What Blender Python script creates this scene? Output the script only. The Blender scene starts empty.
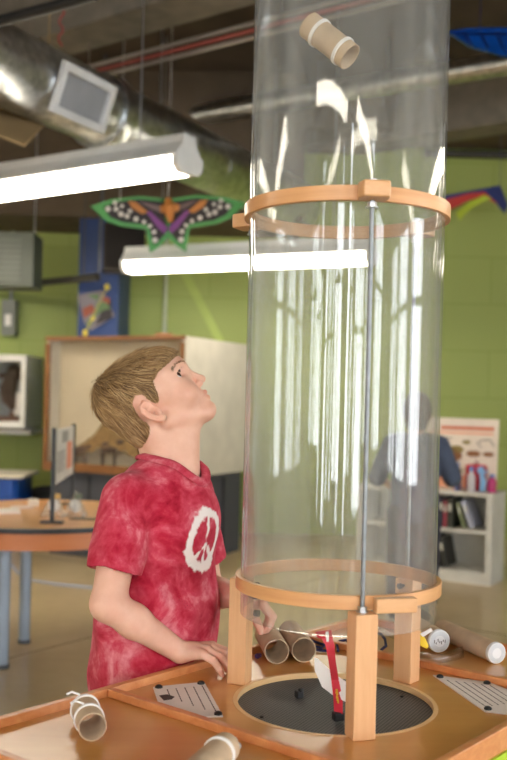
import bpy, bmesh, math, random
import numpy as np
from mathutils import Vector, Matrix
from mathutils.bvhtree import BVHTree
random.seed(7); rng = np.random.default_rng(7)
SC = bpy.context.scene
COL = SC.collection
PI = math.pi

# ------------------------------------------------------------------ camera
F_PX, CAM_H, ROLL, HOR = 950.0, 1.12, math.radians(1.4), 402.0
cr, sr = math.cos(ROLL), math.sin(ROLL)
def ray(px, py):
    xc = (px-253.5)/F_PX; yc = -(py-HOR)/F_PX
    return xc*cr-yc*sr, xc*sr+yc*cr
def P(px, py, Y):
    a, b = ray(px, py); return Vector((a*Y, Y, CAM_H+b*Y))
def PZ(px, py, z):
    a, b = ray(px, py); Y = (z-CAM_H)/b; return Vector((a*Y, Y, z))
cam_d = bpy.data.cameras.new('camera'); cam = bpy.data.objects.new('camera', cam_d); COL.objects.link(cam)
cam.matrix_world = Matrix(((cr, -sr, 0, 0), (0, 0, -1, 0), (sr, cr, 0, CAM_H), (0, 0, 0, 1)))
cam_d.sensor_width = 36; cam_d.sensor_fit = 'AUTO'; cam_d.lens = 36*F_PX/760; cam_d.shift_y = (HOR-380)/760
cam_d.clip_start = .05; cam_d.dof.use_dof = True; cam_d.dof.focus_distance = 1.62; cam_d.dof.aperture_fstop = 4.0
SC.camera = cam
SC.view_settings.view_transform = 'Standard'; SC.view_settings.look = 'None'
SC.view_settings.exposure = 0.6; SC.view_settings.gamma = 1.0
SC.view_settings.use_curve_mapping = False
try:
    SC.cycles.use_denoising = True; SC.cycles.max_bounces = 10; SC.cycles.transparent_max_bounces = 24
    SC.cycles.glossy_bounces = 6; SC.cycles.caustics_reflective = False; SC.cycles.caustics_refractive = False
    SC.cycles.sample_clamp_indirect = 6.0
except Exception: pass

# ------------------------------------------------------------------ materials
def C(r, g, b, a=1.0):
    f = lambda v: ((v/255+.055)/1.055)**2.4 if v/255 > .04045 else v/255/12.92
    return (f(r), f(g), f(b), a)
MATS = {}
class NT:
    def __init__(s, name):
        s.m = bpy.data.materials.new(name); s.m.use_nodes = True; s.t = s.m.node_tree; s.n = s.t.nodes
        s.b = s.n['Principled BSDF']; s.out = s.n['Material Output']
    def add(s, typ, **kw):
        n = s.n.new(typ)
        for k, v in kw.items():
            if hasattr(n, k): setattr(n, k, v)
        return n
    def link(s, a, b): s.t.links.new(a, b)
    def coord(s, scale=(1, 1, 1), rot=(0, 0, 0)):
        tc = s.add('ShaderNodeTexCoord'); mp = s.add('ShaderNodeMapping')
        mp.inputs['Scale'].default_value = scale; mp.inputs['Rotation'].default_value = rot
        s.link(tc.outputs['Object'], mp.inputs['Vector']); return mp.outputs['Vector']
    def noise(s, vec, scale=5, detail=3, rough=.5, dist=0):
        n = s.add('ShaderNodeTexNoise'); n.inputs['Scale'].default_value = scale; n.inputs['Detail'].default_value = detail
        n.inputs['Roughness'].default_value = rough; n.inputs['Distortion'].default_value = dist
        s.link(vec, n.inputs['Vector']); return n.outputs['Fac']
    def ramp(s, fac, stops):
        r = s.add('ShaderNodeValToRGB'); e = r.color_ramp.elements
        while len(e) < len(stops): e.new(.5)
        for i, (p, c) in enumerate(stops): e[i].position = p; e[i].color = c
        s.link(fac, r.inputs['Fac']); return r.outputs['Color']
    def bump(s, fac, strength=.2, dist=.01):
        b = s.add('ShaderNodeBump'); b.inputs['Strength'].default_value = strength; b.inputs['Distance'].default_value = dist
        s.link(fac, b.inputs['Height']); s.link(b.outputs['Normal'], s.b.inputs['Normal']); return b
def paint(name, col, rough=.5, metal=0, var=.06, vs=6, bump=0, bs=60, coat=0, spec=None):
    if name in MATS: return MATS[name]
    k = NT(name); v = k.coord(); n = k.noise(v, vs, 4)
    lo = tuple(c*(1-var*1.5) for c in col[:3])+(1,); hi = tuple(min(1, c*(1+var*1.5)) for c in col[:3])+(1,)
    k.link(k.ramp(n, [(.3, lo), (.7, hi)]), k.b.inputs['Base Color'])
    k.b.inputs['Roughness'].default_value = rough; k.b.inputs['Metallic'].default_value = metal
    k.b.inputs['Coat Weight'].default_value = coat
    if spec is not None: k.b.inputs['Specular IOR Level'].default_value = spec
    if bump: k.bump(k.noise(v, bs, 3), bump, .004)
    MATS[name] = k.m; return k.m
def wood(name, c1, c2, scale=(3, 3, 40), rot=(0, 0, 0), rough=.35, coat=.2):
    if name in MATS: return MATS[name]
    k = NT(name); v = k.coord(scale, rot); n = k.noise(v, 1.0, 5, .6, .4)
    k.link(k.ramp(n, [(.25, c1), (.5, tuple((a+b)/2 for a, b in zip(c1, c2))), (.75, c2)]), k.b.inputs['Base Color'])
    k.b.inputs['Roughness'].default_value = rough; k.b.inputs['Coat Weight'].default_value = coat; k.b.inputs['Coat Roughness'].default_value = .2
    k.bump(n, .05, .002); MATS[name] = k.m; return k.m
def emit(name, col, strength):
    if name in MATS: return MATS[name]
    k = NT(name); k.b.inputs['Base Color'].default_value = col
    k.b.inputs['Emission Color'].default_value = col; k.b.inputs['Emission Strength'].default_value = strength
    MATS[name] = k.m; return k.m
def clear(name, tint=(1, 1, 1, 1), rough=.0, wav=0.0, streak=(40, 40, .6), ior=1.49, haze=0):
    if name in MATS: return MATS[name]
    k = NT(name); k.n.remove(k.b)
    tr = k.add('ShaderNodeBsdfTransparent'); tr.inputs['Color'].default_value = tint
    gl = k.add('ShaderNodeBsdfGlossy'); gl.inputs['Roughness'].default_value = rough
    fr = k.add('ShaderNodeFresnel'); geo = k.add('ShaderNodeNewGeometry')
    mp = k.add('ShaderNodeMapRange'); mp.inputs['To Min'].default_value = ior; mp.inputs['To Max'].default_value = 1/ior
    k.link(geo.outputs['Backfacing'], mp.inputs['Value']); k.link(mp.outputs['Result'], fr.inputs['IOR'])
    mx = k.add('ShaderNodeMixShader'); k.link(fr.outputs['Fac'], mx.inputs['Fac'])
    k.link(tr.outputs['BSDF'], mx.inputs[1]); k.link(gl.outputs['BSDF'], mx.inputs[2]); k.link(mx.outputs['Shader'], k.out.inputs['Surface'])
    if haze:                                   # fine scratches and dust scatter a little light
        df = k.add('ShaderNodeBsdfDiffuse'); df.inputs['Color'].default_value = (.9, .92, .92, 1); tl = k.add('ShaderNodeBsdfTranslucent'); tl.inputs['Color'].default_value = (.9, .92, .92, 1)
        m1 = k.add('ShaderNodeMixShader'); m1.inputs['Fac'].default_value = .5; k.link(df.outputs['BSDF'], m1.inputs[1]); k.link(tl.outputs['BSDF'], m1.inputs[2])
        hn = k.noise(k.coord((30, 30, .35)), 1, 4, .6); hm = k.add('ShaderNodeMapRange'); hm.inputs['From Min'].default_value = .35; hm.inputs['From Max'].default_value = .7; hm.inputs['To Min'].default_value = haze*.35; hm.inputs['To Max'].default_value = haze*1.7
        k.link(hn, hm.inputs['Value']); m2 = k.add('ShaderNodeMixShader'); k.link(hm.outputs['Result'], m2.inputs['Fac']); k.link(mx.outputs['Shader'], m2.inputs[1]); k.link(m1.outputs['Shader'], m2.inputs[2]); k.link(m2.outputs['Shader'], k.out.inputs['Surface'])
    if wav:
        v = k.coord(streak); n = k.noise(v, 1, 3, .5); b = k.add('ShaderNodeBump'); b.inputs['Strength'].default_value = wav; b.inputs['Distance'].default_value = .002
        k.link(n, b.inputs['Height']); k.link(b.outputs['Normal'], gl.inputs['Normal'])
    MATS[name] = k.m; return k.m

WHITE = paint('white_paint', C(232, 230, 224), .5)
BLACK = paint('black_plastic', C(24, 24, 26), .45)
STEEL = paint('zinc_steel', C(190, 192, 195), .28, 1.0, .1, 30)
CARD = paint('cardboard', C(196, 170, 140), .8, 0, .1, 25, .15, 150)
CARDIN = paint('cardboard_inside', C(206, 184, 158), .85, 0, .1, 25)
PAPER = paint('white_paper', C(238, 234, 230), .7, 0, .02)

# ------------------------------------------------------------------ mesh builder
WL = {}
def wloc(o): return WL.get(o.name, Vector((0, 0, 0))) if o else Vector((0, 0, 0))
class MB:
    def __init__(s): s.v = []; s.f = []; s.mi = []
    def put(s, vs, fs, m=0, M=None):
        b = len(s.v)
        for p in vs:
            p = Vector(p); s.v.append(M @ p if M is not None else p)
        for f in fs: s.f.append([b+i for i in f]); s.mi.append(m)
        return s
    def box(s, c, size, m=0, M=None, rz=0):
        c = Vector(c); x, y, z = [d/2 for d in size]; R = Matrix.Rotation(rz, 3, 'Z')
        vs = [c+R @ Vector((sx*x, sy*y, sz*z)) for sx in (-1, 1) for sy in (-1, 1) for sz in (-1, 1)]
        return s.put(vs, [(0, 1, 3, 2), (4, 6, 7, 5), (0, 4, 5, 1), (2, 3, 7, 6), (0, 2, 6, 4), (1, 5, 7, 3)], m, M)
    def cyl(s, p0, p1, r0, r1=None, n=24, m=0, cap=True, M=None):
        r1 = r0 if r1 is None else r1; return s.tube([p0, p1], [r0, r1], n, m, cap, M)
    def tube(s, pts, r, n=12, m=0, cap=True, M=None, closed=False):
        pts = [Vector(p) for p in pts]; k = len(pts); rs = r if isinstance(r, (list, tuple)) else [r]*k
        vs = []; up = None
        for i, p in enumerate(pts):
            a = pts[(i-1) % k] if (closed or i) else p; b = pts[(i+1) % k] if (closed or i < k-1) else p
            t = (b-a).normalized()
            if up is None:
                up = Vector((0, 0, 1)) if abs(t.z) < .9 else Vector((1, 0, 0))
            u = (up-t*up.dot(t)).normalized(); w = t.cross(u); up = u
            for j in range(n):
                an = 2*PI*j/n; vs.append(p+(u*math.cos(an)+w*math.sin(an))*rs[i])
        fs = []
        for i in range(k if closed else k-1):
            for j in range(n):
                a, b = i*n+j, i*n+(j+1) % n; c, d = ((i+1) % k)*n+(j+1) % n, ((i+1) % k)*n+j; fs.append((a, b, c, d))
        if cap and not closed: fs += [tuple(range(n))[::-1], tuple(range((k-1)*n, k*n))]
        return s.put(vs, fs, m, M)
    def lathe(s, prof, n=48, m=0, M=None, c=(0, 0, 0), closed=False):
        c = Vector(c); vs = [c+Vector((r*math.cos(2*PI*j/n), r*math.sin(2*PI*j/n), z)) for r, z in prof for j in range(n)]
        k = len(prof); fs = []
        for i in range(k if closed else k-1):
            i2 = (i+1) % k
            for j in range(n): fs.append((i*n+j, i*n+(j+1) % n, i2*n+(j+1) % n, i2*n+j))
        return s.put(vs, fs, m, M)
    def prism(s, pts, h, m=0, M=None, z0=0):
        n = len(pts); vs = [(x, y, z0) for x, y in pts]+[(x, y, z0+h) for x, y in pts]
        fs = [tuple(range(n))[::-1], tuple(range(n, 2*n))]+[(i, (i+1) % n, n+(i+1) % n, n+i) for i in range(n)]
        return s.put(vs, fs, m, M)
    def sphere(s, c, r, sc=(1, 1, 1), nu=20, nv=12, m=0, M=None):
        c = Vector(c); vs = [c+Vector((0, 0, r*sc[2]))]
        for i in range(1, nv):
            t = PI*i/nv
            for j in range(nu):
                a = 2*PI*j/nu; vs.append(c+Vector((r*sc[0]*math.sin(t)*math.cos(a), r*sc[1]*math.sin(t)*math.sin(a), r*sc[2]*math.cos(t))))
        vs.append(c-Vector((0, 0, r*sc[2]))); fs = [(0, 1+j, 1+(j+1) % nu) for j in range(nu)]
        for i in range(nv-2):
            for j in range(nu): fs.append((1+i*nu+j, 1+(i+1)*nu+j, 1+(i+1)*nu+(j+1) % nu, 1+i*nu+(j+1) % nu))
        L = len(vs)-1; fs += [(L, 1+(nv-2)*nu+(j+1) % nu, 1+(nv-2)*nu+j) for j in range(nu)]
        return s.put(vs, fs, m, M)
    def build(s, name, mats, parent=None, bevel=0, smooth=True, ang=35, subsurf=0):
        if not isinstance(mats, (list, tuple)): mats = [mats]
        o0 = wloc(parent); me = bpy.data.meshes.new(name)
        me.from_pydata([tuple(p-o0) for p in s.v], [], s.f)
        for m in mats: me.materials.append(m)
        me.polygons.foreach_set('material_index', s.mi)
        bm = bmesh.new(); bm.from_mesh(me); bmesh.ops.recalc_face_normals(bm, faces=bm.faces); bm.to_mesh(me); bm.free()
        if smooth:
            me.polygons.foreach_set('use_smooth', [True]*len(me.polygons)); me.set_sharp_from_angle(angle=math.radians(ang))
        me.update(); o = bpy.data.objects.new(name, me); COL.objects.link(o)
        if parent: o.parent = parent; WL[o.name] = o0.copy()
        if bevel:
            b = o.modifiers.new('bevel', 'BEVEL'); b.width = bevel; b.segments = 2; b.limit_method = 'ANGLE'
            o.modifiers.new('wn', 'WEIGHTED_NORMAL')
        if subsurf:
            b = o.modifiers.new('sub', 'SUBSURF'); b.levels = subsurf; b.render_levels = subsurf
        return o
def tag(o, label, cat, group=None, kind=None):
    o['label'] = label; o['category'] = cat
    if group: o['group'] = group
    if kind: o['kind'] = kind
    return o
def thing(name, loc, label, cat, group=None):
    o = bpy.data.objects.new(name, None); COL.objects.link(o); o.empty_display_size = .05
    o.location = loc; WL[o.name] = Vector(loc); return tag(o, label, cat, group)
def struct(name, mb, mats, **kw):
    o = mb.build(name, mats, **kw); o['kind'] = 'structure'; return o
def copy_tree(root):
    r = root.copy(); COL.objects.link(r)
    for ch in root.children:
        c = ch.copy(); COL.objects.link(c); c.parent = r
        for g in ch.children:
            d = g.copy(); COL.objects.link(d); d.parent = c
    return r
def frame(o, x, y=None, z=None):
    """matrix from an origin and axes"""
    x = Vector(x).normalized(); y = Vector(y); y = (y-x*y.dot(x)).normalized(); z = x.cross(y)
    return Matrix(((x.x, y.x, z.x, o[0]), (x.y, y.y, z.y, o[1]), (x.z, y.z, z.z, o[2]), (0, 0, 0, 1)))

# ------------------------------------------------------------------ implicit surfaces for the bodies
def vnoise(p, scale, seed=0):
    r = np.random.default_rng(seed); G = r.random((32, 32, 32)).astype(np.float32); q = p*scale; i = np.floor(q).astype(int); f = q-i; f = f*f*(3-2*f)
    out = 0
    for a in (0, 1):
        for b in (0, 1):
            for c in (0, 1):
                w = (f[:, 0] if a else 1-f[:, 0])*(f[:, 1] if b else 1-f[:, 1])*(f[:, 2] if c else 1-f[:, 2])
                out = out+w*G[(i[:, 0]+a) % 32, (i[:, 1]+b) % 32, (i[:, 2]+c) % 32]
    return out*2-1
def axis(parts):
    a = []
    for lo, hi, h in parts:
        n = max(1, int(round((hi-lo)/h))); a += list(np.linspace(lo, hi, n, endpoint=False))
    a.append(parts[-1][1]); return np.array(a, dtype=np.float32)
class Field:
    def __init__(s, xs, ys, zs):
        s.x, s.y, s.z = xs, ys, zs; s.d = np.full((len(xs), len(ys), len(zs)), .08, np.float32)
    def blk(s, lo, hi):
        sl = []
        for a, l, h in zip((s.x, s.y, s.z), lo, hi):
            i = max(0, np.searchsorted(a, l)-1); j = min(len(a), np.searchsorted(a, h)+1); sl.append(slice(i, max(i+1, j)))
        return tuple(sl), s.x[sl[0]][:, None, None], s.y[sl[1]][None, :, None], s.z[sl[2]][None, None, :]
    def op(s, fn, lo, hi, k, mode='u'):
        mg = k+.025; sl, X, Y, Z = s.blk([a-mg for a in lo], [a+mg for a in hi]); b = fn(X, Y, Z).astype(np.float32); a = s.d[sl]
        if mode == 's': a, b = -a, b
        if k > 0:
            h = np.clip(.5+.5*(a-b)/k, 0, 1); r = a+(b-a)*h-k*h*(1-h)
        else: r = np.minimum(a, b)
        s.d[sl] = -r if mode == 's' else r
        return s
    def cap(s, p0, p1, r0, r1=None, k=.01, mode='u'):
        r1 = r0 if r1 is None else r1; p0 = Vector(p0); p1 = Vector(p1); d = p1-p0; L2 = max(d.length_squared, 1e-9); R = max(r0, r1)
        def fn(X, Y, Z):
            t = np.clip(((X-p0.x)*d.x+(Y-p0.y)*d.y+(Z-p0.z)*d.z)/L2, 0, 1)
            return np.sqrt((X-p0.x-t*d.x)**2+(Y-p0.y-t*d.y)**2+(Z-p0.z-t*d.z)**2)-(r0+(r1-r0)*t)
        return s.op(fn, [min(a, b)-R for a, b in zip(p0, p1)], [max(a, b)+R for a, b in zip(p0, p1)], k, mode)
    def ecap(s, p0, p1, r0, r1, A, sa, k=.02, mode='u'):
        """capsule squeezed by sa along the unit horizontal axis A"""
        p0 = Vector(p0); p1 = Vector(p1); A = Vector(A).normalized(); d0 = p1-p0; R = max(r0, r1)*max(1, sa)
        def sq(x, y, z):
            q = x*A.x+y*A.y+z*A.z; g = q*(1/sa-1); return x+g*A.x, y+g*A.y, z+g*A.z
        dx, dy, dz = sq(*d0); L2 = dx*dx+dy*dy+dz*dz
        def fn(X, Y, Z):
            x, y, z = sq(X-p0.x, Y-p0.y, Z-p0.z); t = np.clip((x*dx+y*dy+z*dz)/L2, 0, 1)
            return (np.sqrt((x-t*dx)**2+(y-t*dy)**2+(z-t*dz)**2)-(r0+(r1-r0)*t))*min(1, sa)
        return s.op(fn, [min(a, b)-R for a, b in zip(p0, p1)], [max(a, b)+R for a, b in zip(p0, p1)], k, mode)
    def ell(s, c, rad, axes=None, k=.01, mode='u'):
        c = Vector(c); ax = axes or (Vector((1, 0, 0)), Vector((0, 1, 0)), Vector((0, 0, 1))); R = max(rad)
        def fn(X, Y, Z):
            x, y, z = X-c.x, Y-c.y, Z-c.z; q = [(x*a.x+y*a.y+z*a.z) for a in ax]
            k0 = np.sqrt(sum((v/r)**2 for v, r in zip(q, rad))); k1 = np.sqrt(sum((v/(r*r))**2 for v, r in zip(q, rad)))
            return k0*(k0-1)/np.maximum(k1, 1e-6)
        return s.op(fn, [v-R for v in c], [v+R for v in c], k, mode)
    def half(s, p, n, lo=None, hi=None):
        """keep only the side of the plane opposite to n (inside the block lo..hi)"""
        p = Vector(p); n = Vector(n).normalized()
        lo = lo or (s.x[0], s.y[0], s.z[0]); hi = hi or (s.x[-1], s.y[-1], s.z[-1]); sl, X, Y, Z = s.blk(lo, hi)
        s.d[sl] = np.maximum(s.d[sl], ((X-p.x)*n.x+(Y-p.y)*n.y+(Z-p.z)*n.z).astype(np.float32)); return s
    def mesh(s):
        d = s.d; ins = d < 0; nx, ny, nz = d.shape
        occ = np.zeros((nx-1, ny-1, nz-1), np.int8)
        for a in (0, 1):
            for b in (0, 1):
                for c in (0, 1): occ += ins[a:nx-1+a, b:ny-1+b, c:nz-1+c]
        act = np.argwhere((occ > 0) & (occ < 8)); idx = np.full(occ.shape, -1, np.int32); idx[tuple(act.T)] = np.arange(len(act))
        pos = np.zeros((len(act), 3)); cnt = np.zeros(len(act)); ax = (s.x, s.y, s.z)
        for e in range(3):
            o1, o2 = [q for q in range(3) if q != e]
            for b in (0, 1):
                for c in (0, 1):
                    A = act.copy(); A[:, o1] += b; A[:, o2] += c; B = A.copy(); B[:, e] += 1
                    da = d[tuple(A.T)]; db = d[tuple(B.T)]; m = (da < 0) != (db < 0); t = np.where(m, da/np.where(m, da-db, 1), 0)
                    q = np.stack([ax[i][A[:, i]] for i in range(3)], 1).astype(float); q2 = ax[e][B[:, e]]; q[:, e] += t*(q2-q[:, e])
                    pos[m] += q[m]; cnt[m] += 1
        pos /= np.maximum(cnt, 1)[:, None]; faces = []
        for e in range(3):
            o1, o2 = (e+1) % 3, (e+2) % 3
            sl0 = [slice(None)]*3; sl1 = [slice(None)]*3; sl0[e] = slice(0, -1); sl1[e] = slice(1, None)
            ch = ins[tuple(sl0)] != ins[tuple(sl1)]; E = np.argwhere(ch); E = E[(E[:, o1] > 0) & (E[:, o2] > 0) & (E[:, o1] < d.shape[o1]-1) & (E[:, o2] < d.shape[o2]-1)]
            def cell(u, v):
                A = E.copy(); A[:, o1] += u; A[:, o2] += v; return idx[tuple(A.T)]
            q = np.stack([cell(-1, -1), cell(0, -1), cell(0, 0), cell(-1, 0)], 1); fl = ~ins[tuple(E.T)]; q[fl] = q[fl][:, ::-1]; faces.append(q)
        F = np.concatenate(faces); F = F[(F >= 0).all(1)]; return pos, F
def np_mesh(name, V, F, mats, parent=None, attrs=None, relax=1):
    V = V.copy()
    for _ in range(relax):                       # light Laplacian smoothing of the net
        acc = np.zeros_like(V); c = np.zeros(len(V))
        for a, b in ((0, 1), (1, 2), (2, 3), (3, 0)):
            np.add.at(acc, F[:, a], V[F[:, b]]); np.add.at(c, F[:, a], 1); np.add.at(acc, F[:, b], V[F[:, a]]); np.add.at(c, F[:, b], 1)
        V = V*.5+.5*acc/np.maximum(c, 1)[:, None]
    o0 = np.array(wloc(parent)); me = bpy.data.meshes.new(name); me.vertices.add(len(V)); me.vertices.foreach_set('co', (V-o0).astype(np.float32).ravel())
    me.loops.add(F.size); me.loops.foreach_set('vertex_index', F.astype(np.int32).ravel()); me.polygons.add(len(F))
    me.polygons.foreach_set('loop_start', np.arange(0, F.size, F.shape[1], dtype=np.int32)); me.polygons.foreach_set('use_smooth', np.ones(len(F), bool))
    me.update(calc_edges=True); me.validate()
    for m in (mats if isinstance(mats, (list, tuple)) else [mats]): me.materials.append(m)
    for n, vals in (attrs or {}).items():
        a = me.attributes.new(n, 'FLOAT', 'POINT'); a.data.foreach_set('value', vals(V).astype(np.float32))
    o = bpy.data.objects.new(name, me); COL.objects.link(o)
    if parent: o.parent = parent; WL[o.name] = wloc(parent)
    return o
# ------------------------------------------------------------------ room shell
def floor_mat():
    k = NT('polished_concrete'); v = k.coord(); n = k.noise(v, 1.3, 5, .6); n2 = k.noise(v, 14, 4)
    mx = k.add('ShaderNodeMix', data_type='RGBA'); mx.blend_type = 'MULTIPLY'; mx.inputs['Factor'].default_value = .35
    a = k.ramp(n, [(.3, C(172, 150, 112)), (.7, C(196, 176, 138))]); b = k.ramp(n2, [(.3, C(225, 220, 210)), (.7, C(255, 255, 255))])
    k.link(a, mx.inputs[6]); k.link(b, mx.inputs[7]); k.link(mx.outputs[2], k.b.inputs['Base Color'])
    k.b.inputs['Roughness'].default_value = .32; k.b.inputs['Coat Weight'].default_value = .15; return k.m
def block_mat():
    k = NT('green_block_wall'); v = k.coord((1, 1, 1), (PI/2, 0, 0)); br = k.add('ShaderNodeTexBrick'); br.inputs['Scale'].default_value = 1.0
    br.inputs['Brick Width'].default_value = .8; br.inputs['Row Height'].default_value = .4; br.inputs['Mortar Size'].default_value = .008
    br.inputs['Mortar Smooth'].default_value = .6
    br.inputs['Color1'].default_value = C(162, 176, 92); br.inputs['Color2'].default_value = C(158, 172, 90); br.inputs['Mortar'].default_value = C(146, 162, 74)
    k.link(v, br.inputs['Vector']); k.link(br.outputs['Color'], k.b.inputs['Base Color']); k.b.inputs['Roughness'].default_value = .55
    return k.m
XL, XR, YF, YB, ZC = -5.0, 5.5, -4.0, 8.1, 3.65
GREEN = block_mat(); CEIL = paint('dark_brown_ceiling', C(78, 66, 54), .85, 0, .12, 3, .2, 20)
CREAMW = paint('cream_wall_paint', C(214, 208, 192), .7, 0, .02)
struct('floor', MB().box(((XL+XR)/2, (YF+YB)/2, -.05), (XR-XL, YB-YF, .1)), floor_mat())
jm = MB()
for (a, b) in ((P(0, 664, 4.02), P(95, 640, 4.47)),):
    d = Vector((b.x-a.x, b.y-a.y, 0)).normalized(); q = Vector((-d.y, d.x, 0))
    for t in (-2.5, 0, 2.5):
        c = Vector((a.x, a.y, .0008))+q*t; jm.box(c, (9, .006, .0016), 0, None, math.atan2(d.y, d.x))
    for t in (-1.6, 1.9, 3.8):
        c = Vector((a.x, a.y, .0008))+d*t+q*.5; jm.box(c, (.006, 7, .0016), 0, None, math.atan2(d.y, d.x))
struct('trim_1', jm, paint('floor_joint', C(112, 96, 72), .7))
struct('ceiling', MB().box(((XL+XR)/2, (YF+YB)/2, ZC+.06), (XR-XL, YB-YF, .12)), CEIL)
struct('wall_back', MB().box(((XL+XR)/2, YB+.1, ZC/2), (XR-XL+.4, .2, ZC)), GREEN)
struct('wall_left', MB().box((XL-.1, (YF+YB)/2, ZC/2), (.2, YB-YF, ZC)), CREAMW)
# lowered bulkhead over the back corner
struct('trim_2', MB().box(((XL+.35)/2, (7.3+YB)/2, (2.52+ZC)/2), (.35-XL, YB-7.3, ZC-2.52)), paint('bulkhead_and_shade_brown', C(92, 78, 62), .85, 0, .12, 4))
struct('added_shade_box', MB().box(((.35+XR)/2, 7.85, (3.32+ZC)/2), (XR-.35, .5, ZC-3.32)), paint('bulkhead_and_shade_brown', C(92, 78, 62)))  # added brown box standing in for the unlit top of the wall
# window walls: behind the camera and along the side
wf = MB(); wins = []
def window_wall(mb, name, x0, x1, zs, wx, ypos, axis='x'):
    """solid bits around a row of window openings; wx = list of (x0,x1)"""
    t = .2; wx = [w if len(w) == 4 else (*w, *zs) for w in wx]; z0 = min(w[2] for w in wx); z1 = max(w[3] for w in wx)
    def bx(a, b, c, d):
        if b-a < 1e-4 or d-c < 1e-4: return
        if axis == 'x': mb.box(((a+b)/2, ypos, (c+d)/2), (b-a, t, d-c))
        else: mb.box((ypos, (a+b)/2, (c+d)/2), (t, b-a, d-c))
    bx(x0, x1, 0, z0); bx(x0, x1, z1, ZC); e = x0
    for a, b, c, d in wx: bx(e, a, z0, z1); bx(a, b, z0, c); bx(a, b, d, z1); e = b
    bx(e, x1, z0, z1)
WX = [(-4.3, -3.3, .7, 2.4), (-2.7, -2.2, .12, 2.3), (-1.5, -.7, .5, 2.75), (-.1, .22, .12, 3.2), (.9, 1.75, .3, 2.3), (2.35, 2.75, .12, 3.2), (3.3, 4.5, .7, 2.75)]; WZ = (.5, 2.5)
window_wall(wf, 'f', XL-.2, XR+.2, WZ, WX, YF-.1)
struct('wall_front', wf, CREAMW)
wr = MB(); RX = [(-3.2, -2.2), (-1.7, -.3), (.4, 1.8)]
window_wall(wr, 'r', YF, YB, WZ, RX, XR+.1, 'y')
struct('wall_right', wr, CREAMW)
FR = paint('window_frame_grey', C(120, 122, 124), .4); PANE = clear('window_glass', (.97, .98, .98, 1))
k_ = 0
for i, (a, b, z0, z1) in enumerate(WX+[(*q, *WZ) for q in RX]):
    k_ += 1; f = MB(); g = MB(); w = b-a
    def fb(u, z, su, sz, d=.06):
        if i < len(WX): f.box((u, YF-.1, z), (su, d, sz))
        else: f.box((XR+.1, u, z), (d, su, sz))
    for u in (a+.03, b-.03): fb(u, (z0+z1)/2, .06, z1-z0)
    if w > .7: fb((a+b)/2, (z0+z1)/2, .07, z1-z0)
    for z in (z0+.03, z1-.03, z0+(z1-z0)*.68): fb((a+b)/2, z, w, .06)
    if i < len(WX): g.box(((a+b)/2, YF-.1, (z0+z1)/2), (w, .008, z1-z0))
    else: g.box((XR+.1, (a+b)/2, (z0+z1)/2), (.008, w, z1-z0))
    o = struct('window_%d' % k_, f, FR); p = g.build('window_pane', PANE, o); p['kind'] = 'structure'
    L = bpy.data.lights.new('daylight_portal', 'AREA'); L.shape = 'RECTANGLE'; L.size = w; L.size_y = z1-z0; L.cycles.is_portal = True
    lo = bpy.data.objects.new('daylight_portal', L); COL.objects.link(lo)
    if i < len(WX): lo.location = ((a+b)/2, YF-.22, (z0+z1)/2); lo.rotation_euler = (PI/2, 0, PI)
    else: lo.location = (XR+.22, (a+b)/2, (z0+z1)/2); lo.rotation_euler = (PI/2, 0, PI/2)
W = bpy.data.worlds.new('overcast_sky'); SC.world = W; W.use_nodes = True
bg = W.node_tree.nodes['Background']; bg.inputs['Color'].default_value = (.93, .96, 1.0, 1); bg.inputs['Strength'].default_value = 10.0

# structural column, beam, conduit
BLUE = paint('blue_column_paint', C(30, 60, 118), .5)
a = P(78, 300, 7.4); b = P(118, 300, 7.4)
struct('trim_3', MB().box(((a.x+b.x)/2, 7.745, 1.259), (b.x-a.x, .69, 2.518)), BLUE)
U = Vector((.8, -.58, 0)).normalized()        # the run of lamps, beam and conduits
bm_ = MB()
for (px, py, Y) in ((70, 52, 5.7),):
    c = P(px, py, Y)
    for off in (0, 3.0, -3.2):
        q = Vector((c.x, c.y, 0))+Vector((-U.y, U.x, 0))*off
        bm_.box((q.x, q.y, ZC-.2), (7.0 if off > -1 else 6, .3, .4), 0, None, math.atan2(U.y, U.x))
struct('trim_4', bm_, paint('concrete_beam', C(128, 120, 108), .8, 0, .1, 8))

# ------------------------------------------------------------------ ceiling services
GALV = None
k = NT('galvanized_duct'); v = k.coord((1, 1, 1)); vo = k.add('ShaderNodeTexVoronoi'); vo.inputs['Scale'].default_value = 30; k.link(v, vo.inputs['Vector'])
k.link(k.ramp(vo.outputs['Color'], [(.2, C(176, 180, 182)), (.8, C(208, 210, 210))]), k.b.inputs['Base Color']); k.b.inputs['Metallic'].default_value = 1; k.b.inputs['Roughness'].default_value = .3
GALV = k.m
d0 = P(0, 64, 4.5); d1 = Vector((0.02, 6.98, d0.z)); dd = (d1-d0).normalized(); A0 = d0-dd*2.2; A1 = Vector((0, 0, 0))+d0+dd*3.45; RD = .185
duct = thing('air_duct', (d0.x, d0.y, d0.z), 'large round galvanized air duct crossing under the dark ceiling', 'duct')
m = MB(); L = (A1-A0).length; prof = []; s_ = 0
Md = Matrix.Translation(A0) @ dd.to_track_quat('Z', 'Y').to_matrix().to_4x4()
prof = [(0, 0)]; t = 0
while t < L-.6:
    prof += [(RD, t), (RD, t+.57), (RD+.003, t+.575), (RD+.003, t+.585), (RD, t+.59)]; t += .6
prof += [(RD, L), (0, L)]
m.lathe(prof, 48, 0, Md); m.build('duct_pipe', GALV, duct, ang=25)
for tt in (1.9, 3.6, 5.2):
    h = MB(); c = A0+dd*tt
    h.lathe([(RD+.008, tt-.015), (RD+.011, tt-.015), (RD+.011, tt+.015), (RD+.008, tt+.015)], 48, 0, Md, closed=True)
    h.tube([c+Vector((0, 0, RD)), Vector((c.x, c.y, ZC))], .006, 8); h.build('hanger_strap', STEEL, duct)
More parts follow.
